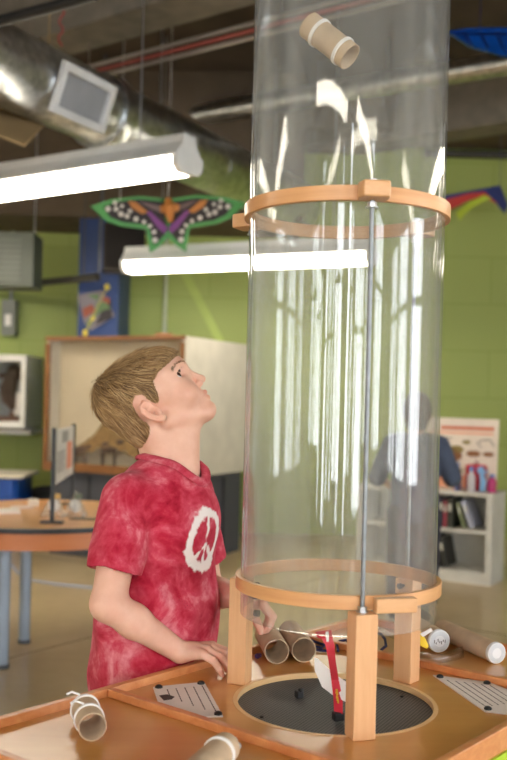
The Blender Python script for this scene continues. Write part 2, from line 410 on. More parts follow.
# supply register on the flank of the duct
g0 = [P(53, 60, 4.72), P(114, 91, 5.12), P(104, 125, 5.09), P(41, 96, 4.69)]
gx = (g0[1]-g0[0]); gn = Vector((dd.y, -dd.x, 0)).normalized()
cen = A0+dd*((Vector((sum(p.x for p in g0)/4, sum(p.y for p in g0)/4, 0))-Vector((A0.x, A0.y, 0))).dot(dd))
nrm = (gn*.94+Vector((0, 0, -.34))).normalized()
cen = cen-dd*.10; Mg = frame(cen+nrm*(RD+.02), dd, nrm.cross(dd)); 
m = MB(); w_, h_ = .43, .25
for (c, sz) in (((0, h_/2-.02, 0), (w_, .04, .03)), ((0, -h_/2+.02, 0), (w_, .04, .03)), ((w_/2-.02, 0, 0), (.04, h_-.08, .03)), ((-w_/2+.02, 0, 0), (.04, h_-.08, .03))): m.box(c, sz, 0, Mg)
reg = m.build('register_frame', paint('register_white', C(225, 226, 228), .4), duct, bevel=.003)
m = MB(); m.box((0, 0, -.03), (w_-.08, h_-.08, .04), 0, Mg)
for i in range(22): m.put([Mg @ p for p in [Vector((-w_/2+.05+i*.0145, y, z)) + Vector((dx, 0, 0)) for y in (-.078, .078) for z in (-.008, .01) for dx in ((0, .004) if z < 0 else (.005, .009))]], [(0, 1, 3, 2), (4, 6, 7, 5), (0, 4, 5, 1), (2, 3, 7, 6), (0, 2, 6, 4), (1, 5, 7, 3)])
m.build('louver', paint('louver_grey', C(170, 172, 176), .5), reg)
# collar and spout of the branch
q = A0+dd*(((P(112, 135, 5.2)-A0)).dot(dd)); m = MB()
m.lathe([(RD-.02, -.05), (RD+.02, -.05), (RD+.024, .03), (RD+.012, .06), (RD-.02, .06)], 40, 0, Matrix.Translation(q) @ dd.to_track_quat('Z', 'Y').to_matrix().to_4x4())
m.build('collar', GALV, duct)
# folded brown panel below the duct
m = MB(); pts = [P(-25, 92, 4.9), P(47, 123, 4.9), P(24, 147, 4.6), P(-30, 125, 4.6)]; up = Vector((0, 0, .012))
m.put(pts+[p+up for p in pts], [(0, 1, 2, 3), (7, 6, 5, 4), (0, 4, 5, 1), (1, 5, 6, 2), (2, 6, 7, 3), (3, 7, 4, 0)])
for p in (pts[0], pts[1]): m.tube([p, (p.x, p.y, ZC)], .004, 6)
o = m.build('ceiling_panel', paint('tan_board', C(158, 132, 92), .7)); tag(o, 'tan board panel hung below the big round duct', 'panel')
# second, thinner duct across the far ceiling
e0 = P(240, 108, 7.15); e1 = P(520, 60, 6.05); z = (e0.z+e1.z)/2; e0.z = e1.z = z; ed = (e1-e0).normalized()
m = MB(); m.cyl(e0-ed*1.0, e1+ed*1.2, .075, n=32)
for t in (.3, 1.2, 2.1):
    m.lathe([(.074, t-.01), (.083, t-.01), (.083, t+.01), (.074, t+.01)], 32, 0, Matrix.Translation(e0) @ ed.to_track_quat('Z', 'Y').to_matrix().to_4x4(), closed=True); c = e0+ed*t; m.tube([c, (c.x, c.y, ZC)], .005, 6)
o = m.build('branch_duct', GALV); tag(o, 'thin silver duct running level across the ceiling behind the clear tube', 'duct')
# conduits
PINKP = paint('conduit_grey', C(168, 160, 152), .4, .6); REDP = paint('conduit_red', C(150, 74, 66), .5)
for i, (py, mat, lab) in enumerate(((24, PINKP, 'topmost grey conduit in the row of three below the concrete beam'), (31, REDP, 'dull red conduit between two grey ones below the concrete beam'), (38, PINKP, 'lowest grey conduit in the row of three below the concrete beam'))):
    a = P(250, py, 5.0); m = MB(); a0 = a-U*2.0; a1 = a+U*1.6; m.tube([a0, a1], .012, 10)
    for t in (-1.2, .2): q = a+U*t; m.tube([q, (q.x, q.y, ZC-.3)], .004, 6)
    tag(m.build('conduit', mat), lab, 'pipe', 'conduits below the beam')
a = P(62, 8, 4.4); b = P(60, 46, 4.4); m = MB(); pts = [Vector((a.x, a.y, ZC))] + [a.lerp(b, t/8)+Vector((.012*math.sin(t*1.7), 0, 0)) for t in range(9)]
tag(m.tube(pts, .006, 8).build('cable', REDP), 'red cable dangling from the ceiling above the big round duct', 'cable')
m = MB(); a = P(-40, 32, 4.0); b = P(95, -4, 3.6); b.z = a.z
tag(m.tube([a, b], .022, 12).build('ceiling_pipe', BLACK), 'black pipe near the ceiling above the near end of the duct', 'pipe')

# ------------------------------------------------------------------ fluorescent fixtures
LENS = emit('lamp_lens', (1.0, .90, .74, 1), 13.0); LAMPW = paint('lamp_housing', C(222, 222, 220), .35)
def lamp(label, grp='fluorescent strip lights', L=2.0):
    t = thing('strip_light', (0, 0, 0), label, 'ceiling light', grp)
    h = MB(); hs = L/2
    cs = [(-.045, .10), (.045, .10), (.05, .06), (.105, -.005), (.10, -.012), (-.10, -.012), (-.105, -.005), (-.05, .06)]
    vs = [(-hs, y, z) for y, z in cs]+[(hs, y, z) for y, z in cs]; n = len(cs)
    h.put(vs, [tuple(range(n)), tuple(range(n, 2*n))]+[(i, (i+1) % n, n+(i+1) % n, n+i) for i in range(n)]); h.build('housing', LAMPW, t, bevel=.003)
    e = MB(); cs = [(-.092, -.012), (.092, -.012), (.088, -.05), (.06, -.075), (-.06, -.075), (-.088, -.05)]; n = len(cs); q = hs-.03
    vs = [(-q, y, z) for y, z in cs]+[(q, y, z) for y, z in cs]
    e.put(vs, [tuple(range(n)), tuple(range(n, 2*n))]+[(i, (i+1) % n, n+(i+1) % n, n+i) for i in range(n)]); e.build('lens', LENS, t)
    for sx in (-1, 1):
        c = MB(); cs = [(-.1, .0), (.1, .0), (.095, -.055), (.065, -.082), (-.065, -.082), (-.095, -.055)]; vs = [(sx*q, y, z) for y, z in cs]+[(sx*(hs+.004), y, z) for y, z in cs]
        c.put(vs, [tuple(range(6)), tuple(range(6, 12))]+[(i, (i+1) % 6, 6+(i+1) % 6, 6+i) for i in range(6)]); c.build('end_cap', LAMPW, t)
        w = MB(); w.tube([(sx*hs*.7, 0, .1), (sx*hs*.7, 0, ZC-2.19)], .004, 6); w.build('suspension_wire', STEEL, t)
    return t
l0 = lamp('nearest glowing strip light, hung under the big round duct')
e = Vector(P(190, 152, 4.4)); e.z = 2.25
UL = Vector((.84, -.54, 0)).normalized(); c = e-UL*1.0; l0.location = c; l0.rotation_euler.z = math.atan2(UL.y, UL.x); WL[l0.name] = c
for ch in l0.children:
    if ch.name.startswith('suspension'): ch.scale.z = (ZC-c.z)/(ZC-2.19)
b0 = P(128, 262, 6.73); b1 = P(373, 250, 6.02)
f2 = Vector((b1.x-b0.x, b1.y-b0.y, 0)); fa = math.atan2(f2.y, f2.x)
others = [(((b0.x+b1.x)/2, (b0.y+b1.y)/2, 2.09), fa, 'farther strip light seen partly through the clear tube below the butterfly kite'),
          ((2.6, 3.0, 2.19), None, 'added unseen strip light over the open floor beside the table'), ((-1.2, -1.4, 2.6), None, 'strip light hung over the floor by the windows, farther along'),
          ((1.2, -2.4, 2.6), None, 'strip light hung nearest the tall windows'), ((-2.9, 1.6, 2.19), None, 'added unseen strip light by the cream wall'), ((-2.6, 6.2, 2.3), None, 'added unseen strip light over the blue bin corner')]  # lamps over open floor, cream wall and bin are added unseen for room light
for loc, ang, lab in others:
    o = copy_tree(l0); o.location = loc; o['label'] = lab; o.scale.x = .9 if ang is not None else 1
    if ang is not None: o.rotation_euler.z = ang
    for ch in o.children:
        if ch.name.startswith('suspension'): ch.scale.z = (ZC-loc[2])/(ZC-2.19)
    WL[o.name] = Vector(loc)

# ------------------------------------------------------------------ exhibit table
TC0 = Vector((.141, 1.515, 0)); TA = math.radians(50); TD = Vector((math.cos(TA), math.sin(TA), 0)); TN = Vector((TD.y, -TD.x, 0)); TZ = .65
def T(d, n, z=0): return TC0+TD*d+TN*n+Vector((0, 0, TZ+z))
MT = Matrix(((TD.x, TN.x, 0, TC0.x), (TD.y, TN.y, 0, TC0.y), (0, 0, 1, TZ), (0, 0, 0, 1)))   # table coordinates (d, n, z above the top)
TOPW = wood('table_top_wood', C(198, 134, 62), C(212, 152, 80), (2, 18, 4), (0, 0, -TA), .28, .4)
RIMW = wood('table_rim_wood', C(196, 118, 66), C(226, 160, 104), (4, 40, 40), (0, 0, -TA), .35)
RIMN = wood('table_rail_wood', C(192, 112, 62), C(222, 152, 96), (40, 4, 40), (0, 0, -TA), .35)
REDW = wood('table_edge_wood', C(150, 84, 58), C(176, 104, 74), (4, 30, 60), (0, 0, -TA), .4)
PALE = wood('pale_birch', C(222, 178, 122), C(236, 200, 150), (30, 30, 200), (0, 0, 0), .4)
table = thing('exhibit_table', TC0, 'low wooden exhibit table with raised rims, standing under the clear tube', 'table')
HW, HL, HN, DF, DB = .265, .475, .512, -.24, .262
m = MB(); rh = .157; n = 72; z0, z1 = -.03, 0; OC = (-.010, .007)
out = []; angs = [2*PI*i/n for i in range(n)]
for sx in (-1, 1):
    for sy in (-1, 1):
        ca = math.atan2(sy*HW-OC[1], (HL if sx > 0 else -HN)-OC[0]) % (2*PI); j = min(range(n), key=lambda i: abs(angs[i]-ca)); angs[j] = ca
for i in range(n):
    a = angs[i]; c, s = math.cos(a), math.sin(a); r = min(((HL-OC[0])/c if c > 1e-6 else (-HN-OC[0])/c if c < -1e-6 else 9), ((HW-OC[1])/s if s > 1e-6 else (-HW-OC[1])/s if s < -1e-6 else 9)); out.append((OC[0]+r*c, OC[1]+r*s))
inn = [(OC[0]+rh*math.cos(a), OC[1]+rh*math.sin(a)) for a in angs]
vs = [(x, y, z1) for x, y in out]+[(x, y, z1) for x, y in inn]+[(x, y, z0) for x, y in out]+[(x, y, z0) for x, y in inn]
fs = []
for i in range(n):
    j = (i+1) % n; fs += [(i, j, n+j, n+i), (2*n+j, 2*n+i, 3*n+i, 3*n+j), (i, 2*n+i, 2*n+j, j), (n+j, 3*n+j, 3*n+i, n+i)]
m.put(vs, fs, 0, MT)
m.build('table_top', TOPW, table, ang=30)
RH = .013; RW = .014
for sy, nm in ((-1, 0), (1, 0)):
    MB().box(((HL-HN)/2, sy*(HW+RW/2-.002), (RH-.019)/2), (HL+HN+2*RW, RW, RH+.019), 0, MT).build('rim', RIMW, table, bevel=.002)
for sx in (-1, 1): MB().box(((HL if sx > 0 else -HN)+sx*(RW/2-.002), 0, (RH-.019)/2), (RW, 2*HW, RH+.019), 0, MT).build('rim', RIMN, table, bevel=.002)
for dq in (DF, DB): MB().box((dq, 0, RH/2), (.014, 2*HW-.004, RH), 0, MT).build('divider_rail', RIMN, table, bevel=.002)
m = MB(); m.lathe([(rh-.003, -.0085), (rh-.003, .0006), (rh+.001, .0009), (rh+.004, .0005), (rh+.004, -.0002)], 72, 0, MT, (OC[0], OC[1], 0)); m.build('opening_ring', PALE, table)
# black air grille in the opening
k = NT('black_mesh_grille'); v = k.coord((1, 1, 1), (0, 0, .5)); vo = k.add('ShaderNodeTexVoronoi'); vo.inputs['Scale'].default_value = 190; vo.inputs['Randomness'].default_value = 0.0; k.link(v, vo.inputs['Vector'])
k.link(k.ramp(vo.outputs['Distance'], [(.3, C(14, 14, 16)), (.48, C(96, 96, 94))]), k.b.inputs['Base Color']); k.b.inputs['Roughness'].default_value = .6
m = MB(); m.lathe([(0, -.009), (rh-.0005, -.009), (rh-.0005, -.028), (0, -.028)], 64, 0, MT, (OC[0], OC[1], 0)); gr = m.build('air_grille', k.m, table)
for a in (.4, 3.54): m = MB(); m.cyl(MT @ Vector((.13*math.cos(a)+OC[0], .13*math.sin(a)+OC[1], -.009)), MT @ Vector((.13*math.cos(a)+OC[0], .13*math.sin(a)+OC[1], -.0065)), .0028, n=12); m.build('bolt', BLACK, gr)
LIME = paint('lime_panel', C(172, 205, 50), .45); 
MB().box((-.02, .262, -.327), (.97, .014, .594), 0, MT).build('side_panel', LIME, table)
MB().box((-.02, -.13, -.327), (.94, .014, .594), 0, MT).build('side_panel', LIME, table)
for sx in (-1, 1): MB().box((-.02+sx*.475, .062, -.327), (.014, .385, .594), 0, MT).build('end_panel', LIME, table)
for sx in (-1, 1):
    for n_ in (-.12, .245): MB().box((-.02+sx*.44, n_, -.637), (.05, .03, .026), 0, MT).build('foot', BLACK, table)

# instruction cards pinned to the table
CARDP = paint('card_paper', C(226, 218, 212), .6); INK = paint('card_ink', C(70, 58, 56), .7)
def card(poly, lines, pins, pic, label):
    o = thing('instruction_card', T(*poly[0]), label, 'card')
    m = MB(); m.prism(poly, .0018, 0, MT, .0002); m.build('sheet', CARDP, o)
    m = MB()
    for (a, b) in lines:
        a = Vector((*a, 0)); b = Vector((*b, 0)); L = (b-a).length; t = 0; u = (b-a).normalized(); q = Vector((-u.y, u.x, 0))
        while t < L-.004:
            w = random.uniform(.004, .011); e = min(L, t+w); m.put([MT @ (a+u*x+q*y+Vector((0, 0, z))) for x in (t, e) for y in (-.0009, .0009) for z in (.0019, .0022)], [(0, 1, 3, 2), (4, 6, 7, 5), (0, 4, 5, 1), (2, 3, 7, 6), (0, 2, 6, 4), (1, 5, 7, 3)]); t = e+.002
    m.build('text_lines', INK, o)
    for (d, n) in pins: m = MB(); m.lathe([(.0062, .002), (.006, .0045), (.0035, .0065), (0, .007)], 20, 0, MT, (d, n, 0)); m.build('pin', BLACK, o)
    if pic: m = MB(); m.prism(pic, .0004, 0, MT, .002); m.build('picture', INK, o)
p1, p2, p3 = Vector((-.163, -.246)), Vector((-.084, -.206)), Vector((-.19, -.069))
ex = (p2-p1); ey = (p3-p2)
def cc(u, v): q = p1+ex*u+ey*v; return (q.x, q.y)
card([cc(0, 0), cc(1, 0), cc(1, 1), (-.2305, -.103), (-.2305, -.16)], [(cc(.92-.17*i, .12), cc(.92-.17*i, .92-.13*i)) for i in range(5)], [cc(.1, .04), cc(.92, .05), cc(.93, .95)],
     [cc(.05, .28), cc(.2, .27), cc(.32, .36), cc(.25, .42), cc(.1, .43)], 'white printed instruction card with black blot picture, pinned by the left wooden leg')
p1, p2, p3 = Vector((.224, .060)), Vector((.252, .140)), Vector((.115, .205)); ex = p2-p1; ey = p3-p1
card([cc(-.06, -.04), cc(1.06, -.04), (.21, .248), (.125, .248), cc(-.06, 1.04)], [(cc(.1+.17*i, .1), cc(.1+.17*i, .9-.06*i)) for i in range(6)], [cc(.03, .02), cc(.95, .04), cc(.06, .97)], None, 'white printed instruction card pinned beside the black air grille, under the long cardboard tube')

# ------------------------------------------------------------------ the clear wind tube on three legs
tower = thing('wind_tube', T(0, 0), 'tall clear acrylic wind tube held by wooden hoops on three wooden legs', 'wind tube')
cx, cy = TC0.x, TC0.y; RT = .1545
ACR = clear('acrylic', (.985, .99, .985, 1), .025, .2, (45, 45, .5), haze=.07)
MC = Matrix.Translation((cx, cy, 0))
for nm, za, zb in (('lower_cylinder', .787, 1.4225), ('upper_cylinder', 1.4235, 2.35)):
    m = MB(); m.lathe([(RT, za), (RT, zb), (RT-.0045, zb), (RT-.0045, za)], 128, 0, MC, closed=True); m.build(nm, ACR, tower)
BEECH = wood('beech_hoop', C(206, 146, 92), C(224, 170, 116), (6, 6, 90), (0, 0, 0), .38)
LEGW = wood('beech_leg', C(212, 156, 108), C(230, 182, 134), (60, 60, 5), (0, 0, 0), .4)
BLKW = wood('beech_block', C(206, 150, 98), C(226, 176, 126), (20, 20, 60), (0, 0, 0), .4)
for za, zb in ((.827, .8475), (1.411, 1.433)):
    m = MB(); m.lathe([(RT+.0005, za), (RT+.0085, za), (RT+.0085, zb), (RT+.0005, zb)], 128, 0, MC, closed=True); m.build('hoop', BEECH, tower, bevel=.0012)
LA = [math.radians(153), math.radians(-83), math.radians(40)]; RL = .1720
for i, a in enumerate(LA):
    u = Vector((math.cos(a), math.sin(a), 0)); w = Vector((-u.y, u.x, 0)); c = TC0+u*RL
    rz = a + (math.radians(10) if i == 1 else math.radians(8) if i == 0 else math.radians(12))
    m = MB(); m.box((c.x, c.y, (TZ+.826)/2), (.032, .034, .826-TZ), 0, None, rz); lg = m.build('leg', LEGW, tower, bevel=.0015)
    # rod with nuts between the leg and the clamp block
    rc = TC0+u*(RL-.004); m = MB(); m.cyl((rc.x, rc.y, .826), (rc.x, rc.y, 1.44), .0033, n=16); rod = m.build('threaded_rod', paint('rod_steel', C(138, 141, 144), .5, .8, .1, 60), tower)
    for z in (.830, 1.404, 1.4365): m = MB(); m.cyl((rc.x, rc.y, z-.0035), (rc.x, rc.y, z+.0035), .0068, n=6); m.cyl((rc.x, rc.y, z-.0042), (rc.x, rc.y, z-.003), .009, n=20); m.build('nut', STEEL, rod)
    # upper clamp block
    bc = TC0+u*(RT+.019); m = MB(); pts = [(-.022, -.010), (.016, -.010), (.022, -.002), (.022, .012), (-.022, .012)]
    Mb = Matrix(((w.x, u.x, 0, bc.x), (w.y, u.y, 0, bc.y), (0, 0, 1, 1.410), (0, 0, 0, 1)))
    m.prism([(-.020, -.011), (.020, -.011), (.023, .004), (.019, .024), (-.019, .024), (-.023, .004)], .0235, 0, Mb); bl = m.build('clamp_block', BLKW, tower, bevel=.003)
    # lower lap block beside the leg top
    if i == 1:
        sgn = 1 if i == 1 else -1
        lc = TC0+u*(RT+.017)+w*sgn*.047; m = MB(); m.box((lc.x, lc.y, .8365), (.016, .062, .021), 0, None, a+sgn*.10); m.build('lap_block', BLKW, tower, bevel=.002)
    # bolts through the tube foot into the leg
    for zz in (.797, .815) if i != 1 else (.806,):
        p0 = TC0+u*(RT-.012)+w*(.004 if zz < .8 else -.004); p1 = TC0+u*(RT+.001)+w*(.004 if zz < .8 else -.004)
        m = MB(); m.cyl((p0.x, p0.y, zz), (p0.x+u.x*.005, p0.y+u.y*.005, zz), .0048, n=12); m.cyl((p0.x, p0.y, zz), (p1.x, p1.y, zz), .0025, n=10); m.build('bolt', BLACK, tower)
# clear bolted strap behind the left leg
u = Vector((math.cos(LA[0]), math.sin(LA[0]), 0))
m = MB(); m.lathe([(RT-.0085, .76), (RT-.0055, .76), (RT-.0055, .815), (RT-.0085, .815)], 128, 0, MC, closed=True)
keep = MB(); 
for f in m.f:
    c = sum((m.v[i] for i in f), Vector())/4; a = math.atan2(c.y-cy, c.x-cx); da = (a-LA[0]-.02+PI) % (2*PI)-PI
    if abs(da) < .13: keep.put([m.v[i] for i in f], [tuple(range(4))])
keep.build('clear_strap', clear('acrylic_strap', (.93, .93, .93, 1), .05, .3), tower)
for zz in (.769,):
    p0 = TC0+u*(RT-.016); m = MB(); m.cyl((p0.x, p0.y, zz), (p0.x+u.x*.008, p0.y+u.y*.008, zz), .0055, n=12); m.build('bolt', BLACK, tower)

# ------------------------------------------------------------------ cardboard tubes and craft bits on the table
def paper_tube(p0, p1, r, label, grp='cardboard tubes', bands=(), cap=None, tail=False, white_rim=True):
    p0 = Vector(p0); p1 = Vector(p1); ax = (p1-p0); L = ax.length; M = Matrix.Translation(p0) @ ax.to_track_quat('Z', 'Y').to_matrix().to_4x4()
    o = thing('cardboard_tube', p0, label, 'cardboard tube', grp)
    m = MB(); m.lathe([(r, 0), (r, L), (r-.0016, L), (r-.0016, 0)], 40, 0, M, closed=True)
    for i in range(len(m.f)):
        if 80 <= i < 120: m.mi[i] = 1
    m.build('tube', [CARD, CARDIN], o)
    for b in bands:
        m = MB(); m.lathe([(r+.0001, b*L-.003), (r+.0022, b*L-.0025), (r+.0022, b*L+.0025), (r+.0001, b*L+.003)], 40, 0, M)
        if tail: m.tube([M @ Vector((r*.4, r+.002, b*L)), M @ Vector((r*1.0, r*1.3, b*L+.004)), M @ Vector((r*1.35, r*1.25, b*L-.002))], .0016, 6)
        m.build('rubber_band', PAPER, o)
    if cap:
        m = MB(); m.lathe([(0, -.003), (r*.96, -.003), (r*1.02, -.001), (r*1.02, .004), (r-.001, .004)], 40, 0, M); c_ = m.build('end_cap', paint('white_cap', C(226, 226, 226), .4), o)
        m = MB(); m.lathe([(r*.5, -.0034), (r*.9, -.0034), (r*.9, -.003), (r*.5, -.003)], 40, 0, M, closed=True)
        if cap == 2:
            for i in range(7): m.put([M @ Vector((-r*.55+i*r*.17+a*.0016, (-.1+.12*math.sin(i*2.1))*r+b*.004*(1 if i % 2 else 1.5)-.001, -.0036)) for a in (0, 1) for b in (0, 1)], [(0, 1, 3, 2)], 1)
        m.build('stamp', [paint('cap_grey', C(206, 208, 210), .5), INK], c_)
    return o
rt = .0225
paper_tube(PZ(277, 651.5, TZ+rt), PZ(266.5, 633.5, TZ+rt), rt, 'grey-brown cardboard tube under the boy\'s far hand')
paper_tube(PZ(304, 650, TZ+rt), PZ(290, 631.5, TZ+rt), rt, 'brown cardboard tube lying second, beside the one under the hand')
r3 = .0195
paper_tube(PZ(92.5, 727, TZ+r3), PZ(84.5, 708, TZ+r3), r3, 'cardboard tube with two white bands, open end facing out of the near tray', bands=(.42, .93), tail=True)
ob = paper_tube(PZ(226, 747, TZ+r3), PZ(192, 778, TZ+r3), r3, 'cardboard tube with a small silver bell, cut off by the bottom of the view', bands=(.22,))
pb = PZ(237.5, 746, TZ+.018); m = MB(); m.sphere(pb, .0055); m.tube([pb+Vector((0, 0, .005)), pb+Vector((-.002, 0, .011)), pb+Vector((-.012, -.002, .006))], .0012, 6); m.build('bell', STEEL, ob)
rc = .0215
paper_tube(PZ(439, 641, TZ+rc), PZ(419, 629, TZ+rc), rc, 'short cardboard tube with a marked white cap, by the far wooden leg', cap=2)
rl = .0195
paper_tube(PZ(496, 653, TZ+rl), PZ(442, 629, TZ+rl), rl, 'longest cardboard tube with a white cap, lying across the far tray', cap=1)
# the tube flying inside the column
a = P(309, 25, 1.53); b = P(350, 57, 1.50); ax = (b-a).normalized(); 
paper_tube(a, b, .0215, 'cardboard tube with two white bands floating high inside the clear column', bands=(.26, .82))

RED = paint('red_ribbon', C(196, 26, 46), .5, 0, .06, 20); YEL = paint('yellow_foam', C(236, 200, 40), .5)
# red ribbon streamer with a white paper fin
g = lambda px, py, Y: P(px, py, Y)
bz = -.009; base = PZ(338, 719, TZ+bz+.006); by = base.y
st = thing('ribbon_flyer', base, 'red ribbon flyer with a white paper fin standing on the black grille', 'paper flyer')
pts = [(327, 638), (330, 645), (332, 660), (335, 680), (338, 698), (338.5, 714)]; wd = [5.5, 4.6, 3.6, 3.8, 4.6, 4.4]
m = MB(); V3 = []; 
for (px, py), w in zip(pts, wd):
    for sx in (-1, 1):
        for dz in (0, .002): V3.append(g(px+sx*w, py, by+.0+dz+.006*math.sin(py*.12)*sx))
n = len(pts); fs = []
for i in range(n-1):
    q = 4*i; fs += [(q, q+2, q+6, q+4), (q+1, q+5, q+7, q+3), (q, q+4, q+5, q+1), (q+2, q+3, q+7, q+6)]
fs += [(0, 1, 3, 2), (4*n-4, 4*n-2, 4*n-1, 4*n-3)]
m.put(V3, fs); rb = m.build('ribbon', RED, st)
m = MB(); t = [g(315, 632, by+.01), g(331, 630, by+.004), g(333, 638, by+.004), g(326, 641, by+.01), g(317, 637, by+.012)]
m.put(t+[p+Vector((.0005, .003, 0)) for p in t], [(0, 1, 2, 3, 4), (9, 8, 7, 6, 5)]+[(i, (i+1) % 5, 5+(i+1) % 5, 5+i) for i in range(5)]); m.build('ribbon_fold', RED, st)
m = MB(); t = [g(325.5, 632, by-.002), g(328.5, 631.5, by-.002), g(329, 641.5, by-.002), g(326.5, 642, by-.002)]; m.put(t+[p+Vector((0, .001, 0)) for p in t], [(0, 1, 2, 3), (7, 6, 5, 4)]+[(i, (i+1) % 4, 4+(i+1) % 4, 4+i) for i in range(4)]); m.build('white_tab', PAPER, rb)
m = MB()
for i in range(6):
    c = g(336.4+.25*i, 690+2.5*i, by-.003); m.box(c, (.0022+.0012*(i % 2), .0012, .0026)); m.box(c+Vector((.0012, 0, .0012*(i % 3-1))), (.0012, .0012, .004))
m.build('printed_word', YEL, rb)
m = MB(); t = [g(314.5, 658, by+.012), g(318, 659, by+.012), g(334, 674, by+.006), g(348, 683, by), g(348, 703, by), g(334, 696, by+.006), g(322, 687, by+.012), g(315, 671, by+.014)]; k8 = len(t)
m.put(t+[p+Vector((0, .0015, 0)) for p in t], [tuple(range(k8)), tuple(range(k8, 2*k8))[::-1]]+[(i, (i+1) % k8, k8+(i+1) % k8, k8+i) for i in range(k8)]); m.build('paper_fin', PAPER, st)
m = MB(); m.box(base+Vector((0, .002, .004)), (.016, .014, .013), 0, None, .3); m.build('weight', BLACK, st, bevel=.002)
m = MB(); p = PZ(299, 694, TZ+bz+.006); m.box(p, (.012, .012, .012), 0, None, .5); m.box(p+Vector((.003, -.002, .007)), (.008, .008, .006), 0, None, .9)
tag(m.build('foam_block', BLACK, bevel=.002), 'small black foam lump lying alone on the black grille', 'foam block')
NAVY = paint('navy_chenille', C(34, 34, 78), .9)
def squig(pp, label):
    m = MB(); m.tube([PZ(px, py, TZ+.0035+h) for px, py, h in pp], .0026, 8); tag(m.build('pipe_cleaner', NAVY, ang=80), label, 'pipe cleaner', 'navy pipe cleaners')
squig([(306, 643, 0), (311, 640, .004), (318, 643, .002), (325, 645, .003), (322, 648, 0), (314, 646, 0), (309, 648, 0), (317, 650, 0), (328, 651, 0)], 'navy pipe cleaner, a tangle just behind the red ribbon')
squig([(338, 651, 0), (337, 645, .004), (340, 641, .006), (346, 640, .004), (349, 643, 0)], 'navy pipe cleaner bent in a loop beside the front wooden leg')
squig([(376, 633, .008), (381, 634, .008), (385, 639, .006), (386, 646, .003), (381, 650, 0)], 'navy pipe cleaner arched between the front and far wooden legs')
m = MB(); p = PZ(257.5, 656, TZ+.005); m.sphere(p, .005); m.sphere(p+Vector((.004, .005, 0)), .004)
tag(m.build('pompom', paint('purple_bead', C(70, 40, 96), .5)), 'tiny purple bead lying between the near and far cardboard tubes and leg', 'bead')
p = PZ(424, 648, TZ+.012); st = thing('foam_fin', p, 'yellow foam fin with a white strip leaning by the capped tube', 'paper flyer')
m = MB(); t = [P(419, 631, 1.715), P(423, 634, 1.715), P(429, 646, 1.715), P(427, 649, 1.715), P(420, 646, 1.715)]; m.put(t+[q+Vector((0, .006, 0)) for q in t], [(0, 1, 2, 3, 4), (9, 8, 7, 6, 5)]+[(i, (i+1) % 5, 5+(i+1) % 5, 5+i) for i in range(5)]); m.build('fin', YEL, st, bevel=.001)
m = MB(); t = [P(420, 634, 1.712), P(431, 628, 1.712), P(433, 631, 1.712), P(423, 637, 1.712)]; m.put(t+[q+Vector((0, .002, 0)) for q in t], [(0, 1, 2, 3), (7, 6, 5, 4)]+[(i, (i+1) % 4, 4+(i+1) % 4, 4+i) for i in range(4)]); m.build('white_strip', PAPER, st)
# crumpled clear plastic strip
m = MB(); pts = [PZ(418, 659, TZ+.004), PZ(430, 661, TZ+.008), PZ(443, 660, TZ+.010), PZ(455, 657, TZ+.008), PZ(463, 654, TZ+.004)]; V3 = []
for i, p in enumerate(pts):
    for q in ((-.0, -.010, -.003), (0, -.003, .010), (0, .006, .012), (0, .014, .0)): V3.append(p+Vector(q)*(1+.2*math.sin(i*2.2)))
m.put(V3, [(4*i+j, 4*i+j+1, 4*i+j+5, 4*i+j+4) for i in range(4) for j in range(3)]); o = m.build('plastic_wrap', clear('clear_plastic', (.94, .94, .94, 1), .08, .6, (90, 90, 90)))
sm = o.modifiers.new('solid', 'SOLIDIFY'); sm.thickness = .001; tag(o, 'crumpled strip of clear plastic lying in front of the capped tube', 'plastic wrap')
m = MB(); pts = [PZ(415, 646, TZ+.006), PZ(402, 640, TZ+.012), PZ(386, 633, TZ+.012), PZ(377, 628, TZ+.006)]
tag(m.tube(pts, .005, 12).build('craft_straw', clear('straw_plastic', (.86, .88, .9, 1), .1, .4)), 'clear plastic straw lying behind the far wooden leg', 'straw')
# ------------------------------------------------------------------ far side of the room
def flat(mb, px, Y, th=.004, m=0, off=0):
    fy = Y if callable(Y) else (lambda x, y: Y)
    f = [P(x, y, fy(x, y)-off) for x, y in px]; n = len(f); b = [p+Vector((0, th, 0)) for p in f]
    return mb.put(f+b, [tuple(range(n)), tuple(range(n, 2*n))[::-1]]+[(i, (i+1) % n, n+(i+1) % n, n+i) for i in range(n)], m)
def disc(x, y, r, n=10, sy=1.0): return [(x+r*math.cos(2*PI*i/n), y+r*sy*math.sin(2*PI*i/n)) for i in range(n)]
KG = paint('kite_green', C(78, 150, 84), .6); KB = paint('kite_black', C(40, 34, 38), .6); KW = paint('kite_white', C(214, 208, 204), .6)
KP = paint('kite_purple', C(120, 62, 132), .6); KO = paint('kite_orange', C(186, 120, 58), .6); KR = paint('kite_grey', C(120, 100, 100), .6)
bk = thing('butterfly_kite', P(168, 215, 6.2), 'big green and black butterfly kite hanging below the ceiling, behind the nearest strip light', 'kite')
